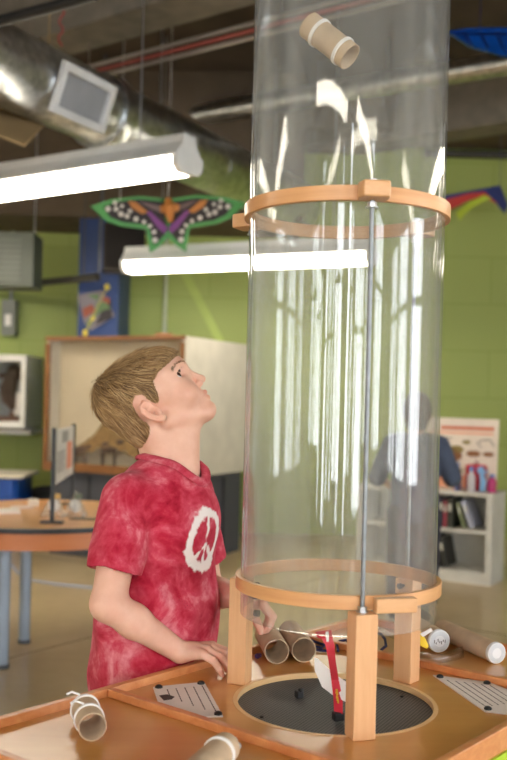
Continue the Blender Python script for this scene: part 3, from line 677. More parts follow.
for sgn in (-1, 1):
    Yf = lambda x, y: 6.2-.0012*abs(x-168)*1.6
    mir = (lambda L: L) if sgn < 0 else (lambda L: [(168+(168-x)*1.0, y-(168-x)*.04) for x, y in L])
    m = MB()
    flat(m, mir([(168, 199), (140, 196), (112, 199), (90, 206), (106, 221), (120, 226), (146, 229), (150, 253), (160, 246), (173, 233), (168, 222)]), Yf, .005, 0)
    flat(m, mir([(165, 202), (140, 199), (116, 202), (103, 207), (110, 217), (122, 222), (148, 225), (154, 245), (160, 240), (168, 230), (165, 220)]), Yf, .004, 1, .006)
    flat(m, mir([(146, 212), (150, 211), (168, 228), (165, 234), (158, 228)]), Yf, .003, 3, .011)
    flat(m, mir([(128, 201), (136, 202), (148, 212), (142, 214), (132, 208)]), Yf, .003, 4, .011)
    flat(m, mir([(138, 201), (160, 206), (163, 213), (152, 209)]), Yf, .003, 5, .011)
    for (x, y, r) in ((108, 209, 2.6), (115, 202.5, 2.2), (116, 209, 2.4), (121, 214, 2.6), (127, 216, 2.4), (136, 219, 2.4), (130, 211, 2), (144, 222, 2), (150, 226, 2), (154, 232, 2.2), (155, 240, 2.6), (122, 206, 1.8)):
        flat(m, mir(disc(x, y, r)), Yf, .003, 2, .011)
    m.build('wing', [KG, KB, KW, KP, KO, KR], bk)
m = MB(); m.tube([P(168, 199, 6.18), P(169, 208, 6.17), P(171, 222, 6.17)], [.02, .045, .012], 12); flat(m, [(160, 206), (169, 202), (180, 205), (178, 212), (172, 210), (171, 222), (168, 222), (166, 211), (161, 213)], 6.15, .004); m.build('kite_body', KO, bk)
m = MB(); a = P(168, 199, 6.18); m.tube([a, (a.x, a.y, ZC)], .002, 5); a = P(120, 201, 6.1); m.tube([a, (a.x, a.y, ZC)], .002, 5); m.build('string', PAPER, bk)
# small diamond kite in front of the blue column
dk = thing('diamond_kite', P(95, 311, 7.3), 'small diamond kite with dark and green picture hung on the blue column', 'kite')
m = MB(); q = 7.33
flat(m, [(77, 295), (103, 290), (115, 316), (90, 331), (84, 322)], q, .004, 0)
flat(m, [(104, 297), (111, 300), (112, 318), (95, 325), (101, 312)], q, .003, 1, .006); flat(m, [(82, 309), (92, 304), (96, 311), (84, 318)], q, .003, 2, .006)
flat(m, [(97, 302), (106, 302), (111, 309), (104, 310), (98, 314), (88, 329), (86, 324), (94, 312)], q, .003, 3, .010); flat(m, [(87, 295), (99, 294), (98, 301)], q, .003, 3, .006)
flat(m, [(90, 318), (94, 314), (95, 319), (91, 322)], q, .003, 4, .014); flat(m, [(104, 297), (110, 298), (109, 304), (101, 304)], q, .003, 2, .008)
m.build('sail', [paint('kite_silver', C(116, 108, 116), .5), KB, paint('kite_rust', C(140, 70, 50), .6), paint('kite_leaf', C(86, 112, 70), .6), paint('kite_gold', C(206, 186, 70), .6)], dk)
m = MB(); m.tube([P(84, 335, q-.01), P(107, 287, q-.01)], .006, 8); s1 = m.build('spar', paint('kite_stick', C(160, 150, 90), .6), dk)
m = MB(); m.sphere(P(107, 287, q-.01), .022, (1, .6, 1.2)); m.sphere(P(85, 333, q-.01), .022, (1, .6, 1.2)); m.build('knob', paint('kite_gold', C(206, 186, 70)), s1)
# rainbow kite and blue foil kite on the far right
m = MB(); q = 7.6
flat(m, [(440, 196), (500, 185), (508, 205), (505, 214), (497, 204), (485, 196), (452, 205), (447, 200)], q, .006, 0)
flat(m, [(444, 200), (470, 193), (485, 192), (498, 204), (486, 198), (470, 200), (450, 210)], q, .004, 1, .008); flat(m, [(456, 213), (470, 201), (484, 195), (492, 198), (475, 206), (465, 214), (460, 221)], q, .004, 2, .013)
a = P(500, 186, q); m.tube([a, (a.x, a.y+.02, ZC)], .002, 5, 0)
tag(m.build('rainbow_kite', [paint('kite_navy', C(26, 44, 110), .6), paint('kite_red', C(196, 52, 44), .6), paint('kite_lime', C(180, 200, 50), .6)]), 'kite with blue, red and yellow-green bands high by the far green wall', 'kite')
m = MB(); q = lambda x, y: 4.4+.004*(x-450)
FB = paint('blue_foil', C(10, 84, 190), .22, .6, .2, 12); flat(m, [(448, 31), (470, 28), (540, 27), (545, 62), (500, 55), (470, 46)], q, .02, 0)
for i in range(4): flat(m, [(462+16*i, 31), (466+16*i, 31), (474+16*i, 46+i*2), (471+16*i, 47+i*2)], q, .006, 1, .008)
flat(m, [(452, 32), (540, 33), (540, 36), (454, 34.5)], q, .006, 1, .008)
m.tube([P(480, 29, 4.5), Vector((P(480, 29, 4.5).x, 4.5, ZC))], .002, 5, 1)
tag(m.build('foil_kite', [FB, paint('foil_dark', C(8, 40, 110), .3, .5)], bevel=.004), 'shiny blue foil kite hanging near the ceiling, cut off by the view edge', 'kite')

# pipes on the wall, boxes
m = MB(); a = P(-30, 294, 8.0); b = P(98, 272, 6.95); b.z = a.z = (a.z+b.z)/2; m.tube([a, b], .028, 12)
for t in (.1, .9): p = a.lerp(b, t); m.tube([p, (p.x, p.y, 2.52 if p.y > 7.3 else ZC)], .006, 6)
tag(m.build('dark_pipe', paint('dark_pipe', C(58, 56, 50), .5)), 'dark pipe running level in front of the blue column', 'pipe')
m = MB(); a = P(425, 153, 8.04); b = P(530, 145, 8.04); b.z = a.z; m.tube([a, b], .035, 12); tag(m.build('wall_pipe', paint('dark_pipe', C(58, 56, 50))), 'dark pipe fixed high along the green wall', 'pipe')
sp = thing('loudspeaker', P(124, 250, 7.0), 'black box loudspeaker hung on a bracket below the butterfly kite', 'loudspeaker')
a = P(124, 249, 7.0); MB().box(a, (.30, .26, .34), 0, None, .15).build('cabinet', paint('speaker_black', C(44, 38, 36), .6), sp, bevel=.008)
MB().box(a+Vector((.02, -.136, 0)), (.27, .012, .31), 0, None, .15).build('grille', paint('speaker_cloth', C(34, 30, 30), .9), sp, bevel=.004)
m = MB(); m.box(a+Vector((-.17, -.05, 0)), (.018, .04, .36), 0, None, .15); m.tube([a+Vector((-.17, -.02, .17)), a+Vector((-.17, 0, .4)), Vector((a.x-.17, a.y, ZC))], .012, 8); m.build('bracket', paint('bracket_grey', C(96, 98, 102), .5, .5), sp)
hu = thing('unit_heater', P(18, 262, 7.0), 'grey metal heater box hung high over the small electrical box', 'heater')
a = P(14, 262, 7.1); MB().box(a, (.36, .3, .4)).build('casing', paint('heater_grey', C(88, 94, 82), .5), hu, bevel=.006)
m = MB(); [m.box(a+Vector((-.03, -.155, -.14+i*.04)), (.24, .012, .02)) for i in range(8)]; m.build('louver', paint('heater_slat', C(104, 108, 98), .4), hu)
m = MB(); [m.tube([a+Vector((x, 0, .2)), (a.x+x, a.y, ZC)], .006, 6) for x in (-.15, .15)]; m.build('hanger_rod', STEEL, hu)
eb = thing('electrical_box', P(10, 318, 8.0), 'small grey electrical box mounted on the green wall', 'electrical box')
a = P(10, 318, 8.04); MB().box(a, (.12, .12, .3)).build('casing', paint('box_grey', C(120, 124, 116), .5), eb, bevel=.006); MB().box(a+Vector((.0, -.064, -.02)), (.05, .01, .1)).build('notice', PAPER, eb); m = MB(); m.tube([a+Vector((0, .02, .15)), Vector((a.x, a.y+.02, 2.518))], .012, 8); m.build('conduit', STEEL, eb)
# thin white pole and leaning lime batten at the green wall
m = MB(); a = P(164, 339, 8.0); m.tube([Vector((a.x, 8.04, 0)), Vector((a.x, 8.04, a.z)), Vector((a.x, 8.04, 2.518))], .016, 10); tag(m.build('white_conduit', paint('conduit_white', C(196, 204, 176), .5)), 'thin white vertical conduit on the green wall right above the glass case', 'pipe')
m = MB(); a = P(182, 268, 8.092); b = P(222, 345, 8.092); m.box((0, 0, 0), (.012, .07, (b-a).length), 0, frame((a+b)/2, (0, 1, 0), Vector((b-a)).cross(Vector((0, 1, 0)))))
tag(m.build('batten', paint('lime_batten', C(176, 196, 96), .5)), 'pale lime batten slanting on the green wall above the glass case', 'batten')

# wall shadow box on the left
sb = thing('shadow_box', P(20, 430, 7.8), 'white wall display box with a dark specimen behind its front', 'display case')
CRM = paint('case_cream', C(214, 212, 200), .5); zt = P(20, 355, 7.5).z; zb = P(20, 428, 7.5).z; x1 = P(26, 400, 7.5).x; x0 = x1-.9; yf = 7.5
m = MB(); m.box(((x0+x1)/2, 7.79, zt-.01), (x1-x0, .58, .02)); m.box(((x0+x1)/2, 7.79, zb+.01), (x1-x0, .58, .02)); m.box((x1-.01, 7.79, (zt+zb)/2), (.02, .58, zt-zb-.04)); m.box((x0+.01, 7.79, (zt+zb)/2), (.02, .58, zt-zb-.04)); m.box(((x0+x1)/2, 8.06, (zt+zb)/2), (x1-x0-.04, .04, zt-zb-.04)); m.build('case', CRM, sb)
m = MB(); [m.box(((x0+x1)/2, yf-.015, z), (x1-x0, .03, .05)) for z in (zt-.025, zb+.025)]; [m.box((x, yf-.015, (zt+zb)/2), (.04, .03, zt-zb-.1)) for x in (x0+.02, x1-.02)]; m.build('front_frame', WHITE, sb, bevel=.004)
MB().box(((x0+x1)/2, yf-.008, (zt+zb)/2), (x1-x0-.08, .004, zt-zb-.1)).build('glass', clear('case_glass', (.97, .97, .97, 1)), sb)
MB().box(((x0+x1)/2, 8.03, (zt+zb)/2), (x1-x0-.06, .012, zt-zb-.06)).build('backing', paint('case_backing', C(150, 156, 160), .6), sb)
m = MB(); m.box(((x0+x1)/2, 7.83, zb-.035), (x1-x0+.04, .5, .04)); m.build('ledge', WHITE, sb, bevel=.004)
sp_ = thing('mounted_specimen', P(12, 395, 7.75), 'dark mounted specimen inside the white wall display box', 'specimen')
m = MB(); m.sphere(P(15, 372, 7.8), .07, (1, .8, .9)); m.tube([P(13, 372, 7.8), P(8, 388, 7.8), P(9, 400, 7.8), P(14, 409, 7.8)], [.05, .07, .06, .03], 12); m.tube([P(0, 376, 7.8), P(16, 373, 7.8), P(24, 382, 7.8)], .02, 8); sp0 = m.build('body', paint('specimen_brown', C(78, 58, 48), .8, 0, .2, 10), sp_)
m = MB(); m.box(P(12, 416, 7.8)+Vector((0, 0, -.03)), (.3, .2, .05)); m.tube([P(12, 412, 7.8), P(12, 417, 7.8)], .02, 8); m.build('stand', paint('stand_brown', C(128, 92, 74), .6), sp_)
m = MB(); m.box(P(19, 403, 7.72), (.05, .02, .17)); m.box(P(20, 412, 7.7), (.09, .02, .05)); m.build('caption_card', PAPER, sp_)

# big glass case with savanna diorama
Ya = 6.3; cA = P(185, 337, Ya); cA = Vector((cA.x, cA.y, 0)); cB = P(48, 342, 6.8); cB = Vector((cB.x, cB.y, 0)); e1 = (cB-cA); FWd = e1.length; e1.normalize(); e2 = Vector((e1.y, -e1.x, 0)); e2 = e2 if e2.y > 0 else -e2; SD = .96
ZT, ZB = 1.548, .60
dc = thing('display_case', cA, 'large wood-framed glass case with a savanna diorama and white side panel, behind the boy', 'display case')
def DC(u, v, z): return cA+e1*u+e2*v+Vector((0, 0, z))
MDC = Matrix(((e1.x, e2.x, 0, cA.x), (e1.y, e2.y, 0, cA.y), (0, 0, 1, 0), (0, 0, 0, 1)))
m = MB(); t = .02; H = ZT-ZB
m.box((FWd/2, SD/2, ZT-.01), (FWd, SD, .02), 0, MDC); m.box((FWd/2, SD/2, ZB+.01), (FWd, SD, .02), 0, MDC); m.box((.01, SD/2, ZB+H/2), (.02, SD, H-.04), 0, MDC); m.box((FWd-.01, SD/2, ZB+H/2), (.02, SD, H-.04), 0, MDC); m.box((FWd/2, SD-.01, ZB+H/2), (FWd-.04, .02, H-.04), 0, MDC)
m.build('case', paint('case_white', C(212, 206, 192), .55), dc)
FWD = wood('case_frame_wood', C(120, 78, 40), C(150, 100, 56), (20, 20, 20), (0, 0, 0), .5)
m = MB(); m.box((FWd/2, -.012, ZT-.012), (FWd+.01, .024, .028), 0, MDC); m.box((FWd/2, -.012, ZB+.03), (FWd+.01, .024, .06), 0, MDC); m.box((.01, -.012, ZB+H/2), (.026, .024, H-.09), 0, MDC); m.box((FWd-.012, -.012, ZB+H/2), (.03, .024, H-.09), 0, MDC); m.build('front_frame', FWD, dc)
MB().box((FWd/2, -.006, ZB+H/2+.02), (FWd-.05, .004, H-.09), 0, MDC).build('glass', clear('case_glass', (.97, .97, .97, 1)), dc)
MB().box((FWd/2, .13, ZB+H/2), (FWd-.045, .012, H-.05), 0, MDC).build('backdrop', paint('diorama_backdrop', C(214, 198, 168), .7, 0, .03), dc)
m = MB(); pts = []
for i in range(33):
    for j in range(9):
        u = i/32*(FWd-.06)+.03; v = .015+j/8*.105; h = ZB+.05+(.03+.34*math.exp(-((u-FWd*.52)/.24)**2)+.05*math.exp(-((u-.9)/.15)**2))*(.35+.65*j/8)+random.uniform(-.012, .012); pts.append((u, v, h))
m.put(pts, [(i*9+j, (i+1)*9+j, (i+1)*9+j+1, i*9+j+1) for i in range(32) for j in range(8)], 0, MDC)
m.build('savanna_ground', paint('savanna_grass', C(150, 116, 66), .9, 0, .22, 24), dc)
m = MB(); 
for (u, s_) in ((.62, 1), (.86, .8), (.30, .9)):
    m.sphere((u, .05, ZB+.18*s_), .055*s_, (1.5, .6, .8), 14, 8, 0, MDC); m.sphere((u-.09*s_, .05, ZB+.21*s_), .03*s_, (1.2, .7, 1), 12, 8, 0, MDC)
    for du in (-.05, .05): m.tube([MDC @ Vector((u+du*s_, .05, ZB+.16*s_)), MDC @ Vector((u+du*s_, .05, ZB+.04))], .012*s_, 8)
m.build('animal_model', paint('hide_brown', C(84, 58, 42), .8), dc)
m = MB(); m.box((FWd/2, SD/2, ZB/2), (FWd-.06, SD-.06, ZB), 0, MDC); m.build('plinth', paint('plinth_grey', C(74, 76, 84), .6), dc, bevel=.004)
m = MB(); [m.box((u, .022, ZB/2), (.01, .02, ZB-.06), 0, MDC) for u in (.38, .76)]; [m.box((.022, v, ZB/2), (.02, .01, ZB-.06), 0, MDC) for v in (.32, .64)]; m.build('panel_joint', paint('plinth_dark', C(56, 58, 64), .6), dc)
m = MB(); m.tube([DC(FWd*.55, SD*.5, ZT+.012), DC(FWd*.2, SD*.5, ZT+.02)], .012, 8); m.box(DC(FWd*.3, SD*.3, ZT+.022), (.12, .05, .04)); tag(m.build('wooden_toy', FWD), 'small wooden object lying on top of the large glass case', 'ornament')

# blue bin and black bag at the green wall
bb = thing('blue_bin', P(5, 540, 7.0), 'blue plastic bin with a white lid behind the round table', 'bin')
bx1 = P(22, 510, 7.0).x; zt = P(10, 473, 7.0).z
m = MB(); m.prism([(bx1-.52, 6.82), (bx1-.04, 6.82), (bx1, 6.86), (bx1, 7.3), (bx1-.52, 7.3)], zt-.03); m.build('body', paint('bin_blue', C(22, 74, 158), .4), bb, bevel=.01)
MB().box((bx1-.255, 7.06, zt-.012), (.6, .52, .024)).build('lid', paint('lid_cream', C(220, 212, 190), .5), bb, bevel=.005)
kb = thing('backpack', P(40, 530, 7.45), 'black backpack slumped on the floor between the blue bin and the glass case', 'backpack')
c = P(44, 500, 7.5); m = MB(); m.sphere((c.x, 7.5, .19), .2, (1.25, .7, .95), 24, 14); m.sphere((c.x+.03, 7.45, .34), .14, (1.3, .7, .6)); m.build('bag_body', paint('bag_black', C(20, 22, 26), .8), kb)
m = MB(); m.tube([(c.x-.1, 7.37, .38), (c.x-.12, 7.3, .25), (c.x-.1, 7.36, .08)], .018, 8); m.tube([(c.x+.1, 7.37, .38), (c.x+.14, 7.3, .25), (c.x+.1, 7.36, .08)], .018, 8); m.build('strap', BLACK, kb)

# round table on the left with sign and minerals
RT0 = Vector((-.93, 4.28, 0)); RZ = .60; RR = .55
rtb = thing('round_table', RT0, 'round honey-wood table on blue-grey legs, with a black edge', 'table')
HON = wood('round_table_wood', C(196, 136, 78), C(214, 156, 98), (3, 20, 3), (0, 0, .2), .3, .4)
m = MB(); m.lathe([(0, RZ), (RR-.004, RZ), (RR-.004, RZ-.02), (0, RZ-.02)], 64, 0, Matrix.Translation(RT0)); tt = m.build('table_top', HON, rtb)
m = MB(); m.lathe([(RR-.004, RZ), (RR+.006, RZ-.002), (RR+.006, RZ-.02), (RR-.004, RZ-.022)], 64, 0, Matrix.Translation(RT0)); m.build('edge_band', BLACK, tt)
m = MB(); m.lathe([(RR-.03, RZ-.021), (RR-.012, RZ-.021), (RR-.012, RZ-.09), (RR-.03, RZ-.09)], 64, 0, Matrix.Translation(RT0), closed=True); m.build('apron', wood('apron_wood', C(186, 108, 60), C(200, 124, 74), (3, 3, 30), (0, 0, 0), .4), rtb)
LEGB = paint('leg_blue_grey', C(150, 164, 182), .4, .3)
la = PZ(24, 643, 0); lb = PZ(2, 668, 0)
for p in (la, lb, Vector((-.72, 4.62, 0)), Vector((-1.2, 4.6, 0))):
    m = MB(); m.cyl((p.x, p.y, .015), (p.x, p.y, RZ-.021), .026, n=20); lg = m.build('leg', LEGB, rtb); m = MB(); m.cyl((p.x, p.y, 0), (p.x, p.y, .018), .029, n=20); m.build('foot_cap', paint('cap_grey_dark', C(70, 74, 80), .5), lg)
ss = thing('sign_stand', PZ(52, 523, RZ), 'black two-post sign stand holding a white text panel on the round table', 'sign')
pa = PZ(52, 523, RZ); pb = P(72, 500, 4.62); pb.z = RZ; zt = P(54, 428, pa.y).z
for p in (pa, pb): MB().box((p.x, p.y, (RZ+zt)/2), (.016, .016, zt-RZ)).build('post', BLACK, ss); 
for p in (pa, pb): MB().box((p.x, p.y, RZ+.004), (.09, .05, .008)).build('base', BLACK, ss)
d = (pb-pa).normalized(); L = (pb-pa).length; z0 = P(54, 486, pa.y).z; q = Vector((d.y, -d.x, 0))
Ms = frame(pa, d, (0, 0, 1)); Ms.translation = Vector((pa.x, pa.y, 0))
m = MB(); m.box((L/2, (z0+zt-.01)/2, 0), (L-.02, zt-z0-.01, .006), 0, Ms); pn = m.build('panel', paint('sign_white', C(206, 206, 202), .5), ss)
m = MB(); zc = (z0+zt)/2; hz = zt-z0
for sgn in (-1, 1):
    m.box((L*.74, zc-hz*.08, .0036*sgn), (L*.28, hz*.52, .001), 0, Ms)
m.build('orange_block', paint('sign_salmon', C(214, 142, 116), .6), pn)
m = MB()
for sgn in (-1, 1):
    for i in range(9): m.box((L*.32, zc+hz*(.05-.045*i), .0036*sgn), (L*(.42-.05*(i % 3)), .006, .001), 0, Ms)
    m.box((L*.5, zc+hz*.3, .0036*sgn), (L*.3, .05, .001), 0, Ms)
m.build('text_lines', paint('sign_grey', C(150, 150, 150), .6), pn)
CLR = clear('prism_acrylic', (.95, .95, .95, 1), .05, .3, haze=.22)
for (px, py, lab) in ((53.5, 516, 'clear plastic tent with a white mineral, directly at the sign post'), (75, 516, 'clear plastic tent with a grey-topped mineral, past the sign stand')):
    p = PZ(px, py, RZ); st = thing('specimen_tent', p, lab, 'specimen', 'specimen tents on the round table')
    m = MB(); vs = [(-.05, -.04, 0), (.05, -.04, 0), (0, -.02, .11), (-.05, .04, 0), (.05, .04, 0), (0, .02, .11)]; m.put([p+Vector(v) for v in vs], [(0, 1, 2), (5, 4, 3), (0, 2, 5, 3), (1, 4, 5, 2), (0, 3, 4, 1)]); m.build('cover', CLR, st)
    m = MB(); m.sphere(p+Vector((0, 0, .045)), .026, (1, .8, 1.1), 8, 6); m.build('mineral', PAPER if px < 60 else paint('mineral_grey', C(222, 220, 214), .6), st, smooth=False)
    m = MB(); m.box(p+Vector((.012, -.01, .088)), (.03, .03, .02), 0, None, .5); m.build('chip', paint('chip_tan' if px < 60 else 'chip_green', C(200, 160, 90) if px < 60 else C(96, 104, 84), .6), st)
for (px, py, sz, col, lab, nm) in ((6, 513, (.12, .09, .014), C(226, 216, 204), 'pale flat tray at the near side of the round table', 'tray'), (33, 506, (.05, .04, .03), C(216, 206, 190), 'small pale box at the back of the round table', 'box'), (22, 508, (.1, .05, .008), C(206, 196, 190), 'thin pale card lying behind the pale tray', 'card')):
    p = PZ(px, py, RZ); m = MB(); m.box(p+Vector((0, 0, sz[2]/2)), sz, 0, None, .3)
    if nm != 'card': m.box(p+Vector((0, 0, sz[2]+.002)), (sz[0]*.8, sz[1]*.8, .004), 1, None, .3)
    tag(m.build({'tray': 'specimen_tray', 'box': 'small_box', 'card': 'caption_card'}[nm], [paint('pale_'+nm, col, .5), CRM], bevel=.002), lab, nm)
m = MB(); p = PZ(84, 519, RZ); m.prism([(-.06, -.03), (.05, -.04), (.06, .02), (-.04, .035)], .004, 0, Matrix.Translation(p)); tag(m.build('picture_card', paint('dark_card', C(96, 84, 66), .5)), 'dark picture card lying by the specimen tents on the round table', 'card')
m = MB(); pts = [PZ(-5, 561, .008), PZ(10, 563, .008), PZ(18, 573, .008), PZ(30, 580, .008), PZ(55, 584, .008), PZ(84, 587, .008), PZ(120, 590, .008)]
tag(m.tube(pts, .009, 8).build('floor_cable', paint('cable_blue_grey', C(160, 168, 186), .5), ang=80), 'pale blue cable curving over the floor beyond the round table', 'cable')

# bookcase on the right
SA = math.radians(30); S0 = PZ(490.5, 586.5, 0); sl = Vector((-math.cos(SA), math.sin(SA), 0)); sv = Vector((math.sin(SA), math.cos(SA), 0)); SH = P(491, 494, S0.y).z; SW = .92; SDp = .30
MS = Matrix(((sl.x, sv.x, 0, S0.x), (sl.y, sv.y, 0, S0.y), (0, 0, 1, 0), (0, 0, 0, 1)))
bc = thing('bookcase', S0, 'low white two-shelf bookcase standing before the green wall', 'bookcase')
SWH = paint('bookcase_white', C(206, 204, 196), .5); t = .022
for u in (.02, SW-.02): MB().box((u, SDp/2, SH/2-.012), (.04, SDp, SH-.024), 0, MS).build('side_panel', SWH, bc, bevel=.002)
MB().box((SW/2, SDp/2, SH-.012), (SW+.01, SDp+.01, .024), 0, MS).build('top', SWH, bc, bevel=.002)
MB().box((SW/2, SDp-.006, SH/2), (SW-.08, .01, SH-.05), 0, MS).build('back_panel', SWH, bc)
zs1 = P(480, 532, S0.y).z; zs0 = .075
for z in (zs1, zs0): MB().box((SW/2, SDp/2-.006, z-.01), (SW-.08, SDp-.014, .02), 0, MS).build('shelf', SWH, bc)
MB().box((SW/2, .014, .028), (SW-.08, .018, .056), 0, MS).build('kickboard', SWH, bc)
bcol = [(56, 50, 52), (44, 44, 56), (150, 60, 76), (60, 64, 56), (110, 116, 84), (40, 40, 44), (90, 40, 46), (70, 76, 90), (52, 60, 70), (120, 110, 96), (34, 36, 40)]
def book(u, zb, w, h, dp, lean, col, label, grp):
    M = MS @ Matrix.Translation((u, .02, zb)) @ Matrix.Rotation(lean, 4, 'Y')
    o = thing('book', MS @ Vector((u, .02, zb)), label, 'book', grp); cm = paint('cover_%d_%d_%d' % col, C(*col), .5, 0, .05)
    m = MB(); m.box((0, dp/2, h/2), (w*.8, dp-.006, h-.006), 0, M); m.build('pages', PAPER, o)
    m = MB(); m.box((-w*.45, dp/2, h/2), (w*.1, dp, h), 0, M); m.box((w*.45, dp/2, h/2), (w*.1, dp, h), 0, M); m.box((0, .003, h/2), (w*.8, .006, h), 0, M); m.box((0, -.0006, h*.7), (w*.5, .0012, h*.25), 1, M); m.build('cover', [cm, CRM], o)
hs = SH-.03-zs1
lean = -.36; w = .035
book(.135, zs1+.012, .028, hs*.86, .2, -lean, (168, 172, 190), 'pale blue-white book leaning on the greenish one, top shelf', 'books on the top shelf')
book(.185, zs1+.009, .02, hs*.80, .19, .30, (120, 128, 96), 'greenish book leaning under the pale one, top shelf', 'books on the top shelf')
u = .262; nm = ['dark grey-green book standing first left of the leaning greenish one', 'red-spined book standing among dark books, top shelf', 'slim dark blue book next to the red-spined one, top shelf', 'charcoal book third beyond the red-spined one, top shelf', 'dark maroon book near the seated dark row\'s far end, top shelf', 'slate grey book at the row end behind the clear tube, top shelf']
for i, (w, hh, col) in enumerate(((.038, .9, (52, 56, 50)), (.022, .84, (150, 56, 72)), (.03, .92, (40, 40, 60)), (.035, .86, (50, 48, 50)), (.03, .9, (84, 40, 46)), (.04, .82, (74, 80, 92)))):
    book(u+w/2, zs1, w*.96, hs*hh, .2, 0, col, nm[i], 'books on the top shelf'); u += w+.002
hs2 = zs1-.03-zs0; u = .33
nm = ['black patterned book leaning, bottom shelf, nearest the empty space', 'dark grey book standing second on the bottom shelf', 'black book standing third on the bottom shelf', 'brownish book standing fourth on the bottom shelf', 'dark teal book last in the bottom shelf row']
book(.305, zs0+.012, .03, hs2*.8, .2, .2, (46, 48, 46), nm[0], 'books on the bottom shelf'); u = .375
for i, (w, hh, col) in enumerate(((.045, .9, (62, 64, 62)), (.04, .86, (34, 36, 38)), (.03, .92, (96, 84, 72)), (.045, .84, (40, 56, 60)))):
    book(u+w/2, zs0, w*.96, hs2*hh, .2, 0, col, nm[i+1], 'books on the bottom shelf'); u += w+.002
# poster board on the bookcase
pb_ = thing('poster_board', MS @ Vector((.2, .25, SH)), 'white poster board of brown specimens with orange header, propped on the bookcase', 'poster')
tl, tr_, br_, bl = [P(x, y, S0.y+.22) for x, y in ((440, 418), (497, 418), (495, 490), (440, 490))]
zt = tl.z; pw = .5; Mp = MS @ Matrix.Translation((.045, .235, SH+.001)) @ Matrix.Rotation(-.08, 4, 'X'); ph = zt-SH
MB().box((pw/2, 0, ph/2), (pw, .012, ph), 0, Mp).build('board', paint('poster_white', C(224, 212, 198), .6), pb_, bevel=.002)
m = MB()
def pt(u, z, su, sz, mi): m.box((u*pw, -.0068, z*ph), (su*pw, .0012, sz*ph), mi, Mp)
pt(.42, .86, .72, .05, 0); pt(.5, .79, .86, .03, 1); pt(.62, .10, .7, .18, 1)
for (u, z, ru, rz, mi) in ((.12, .5, .075, .035, 2), (.32, .5, .1, .045, 2), (.42, .66, .06, .03, 3), (.62, .46, .15, .10, 2), (.55, .55, .1, .06, 3), (.5, .25, .05, .03, 3), (.75, .62, .09, .05, 2), (.85, .4, .06, .05, 3)):
    m.prism([(u*pw+ru*pw*math.cos(a*PI/8), z*ph+rz*ph*math.sin(a*PI/8)*(1+.2*math.sin(3*a))) for a in range(16)], .0014, mi, Mp @ Matrix.Rotation(PI/2, 4, 'X') @ Matrix.Translation((0, 0, .0062)))
for c in (((.05, .62), (.1, .7), (.2, .7), (.28, .66), (.22, .6)), ((.5, .36), (.6, .3), (.7, .34), (.72, .28)), ((.62, .7), (.7, .72), (.78, .7))):
    m.tube([Mp @ Vector((u*pw, -.0075, z*ph)) for u, z in c], .0035, 6, 4)
m.build('printed_picture', [paint('poster_orange', C(202, 108, 78), .6), paint('poster_salmon', C(226, 160, 128), .6), paint('poster_brown', C(140, 92, 56), .6), paint('poster_olive', C(138, 120, 66), .6), paint('poster_dark', C(84, 76, 74), .6)], pb_)
# things on the bookcase top
rb_ = thing('red_backpack', MS @ Vector((.19, .1, SH)), 'small red backpack standing on the bookcase in front of the poster', 'backpack')
m = MB(); Mb = MS @ Matrix.Translation((.155, .155, SH)); m.box((0, 0, .085), (.13, .075, .168), 0, Mb); m.box((-.005, -.045, .055), (.1, .03, .09), 0, Mb); o = m.build('bag_body', paint('bag_red', C(190, 24, 48), .5), rb_, bevel=.018)
m = MB(); m.tube([Mb @ Vector(p) for p in ((-.05, -.04, .15), (-.075, -.06, .1), (-.06, -.05, .03))], .009, 8); m.tube([Mb @ Vector(p) for p in ((-.02, 0, .165), (0, 0, .19), (.02, 0, .165))], .006, 8); m.build('strap', paint('strap_dark_red', C(128, 16, 40), .5), rb_)
def bottle(u, v, h, r, body, capc, label, nm='water_bottle'):
    M = MS @ Matrix.Translation((u, v, SH)); o = thing(nm, MS @ Vector((u, v, SH)), label, 'bottle', 'bottles on the bookcase')
    m = MB(); m.lathe([(0, 0), (r*.92, 0), (r, .006), (r, h*.6), (r*.75, h*.72), (r*.4, h*.8), (r*.4, h*.84), (0, h*.84)], 24, 0, M); m.build('body', body, o)
    m = MB(); m.lathe([(0, h*.84), (r*.55, h*.84), (r*.5, h), (0, h)], 20, 0, M); m.build('cap', capc, o)
CAPB = paint('cap_blue', C(84, 140, 206), .4)
bottle(.15, .035, .16, .026, paint('bottle_pale', C(196, 190, 196), .25), CAPB, 'pale water bottle with a blue cap in front of the red backpack')
bottle(.035, .10, .115, .030, paint('bottle_pink', C(196, 60, 120), .3), CAPB, 'short pink bottle with a blue cap at the bookcase end')
st = thing('toy_figure', MS @ Vector((.09, .04, SH)), 'light blue plastic toy lying before the red backpack', 'toy')
m = MB(); q = lambda *p: MS @ Vector((p[0], p[1], SH+p[2])); m.tube([q(.085, .05, .01), q(.075, .045, .07), q(.092, .05, .13)], [.018, .022, .012], 10); m.sphere(q(.092, .05, .145), .022); m.build('body', paint('toy_blue', C(130, 176, 222), .4), st)
m = MB(); m.tube([q(.075, .04, .12), q(.05, .05, .14)], .007, 8); m.tube([q(.105, .045, .12), q(.118, .045, .15)], .006, 8); m.build('arm', paint('toy_blue', C(130, 176, 222)), st)
m = MB(); Mk = MS @ Matrix.Translation((.255, .10, SH)) @ Matrix.Rotation(.12, 4, 'Y'); m.box((0, 0, .09), (.012, .12, .18), 0, Mk); m.box((.011, 0, .085), (.01, .11, .17), 1, Mk)
tag(m.build('picture_book', [paint('book_blue', C(104, 128, 186), .4), paint('book_orange', C(226, 150, 76), .5)], bevel=.001), 'thin blue and orange picture book upright against the red backpack', 'book')
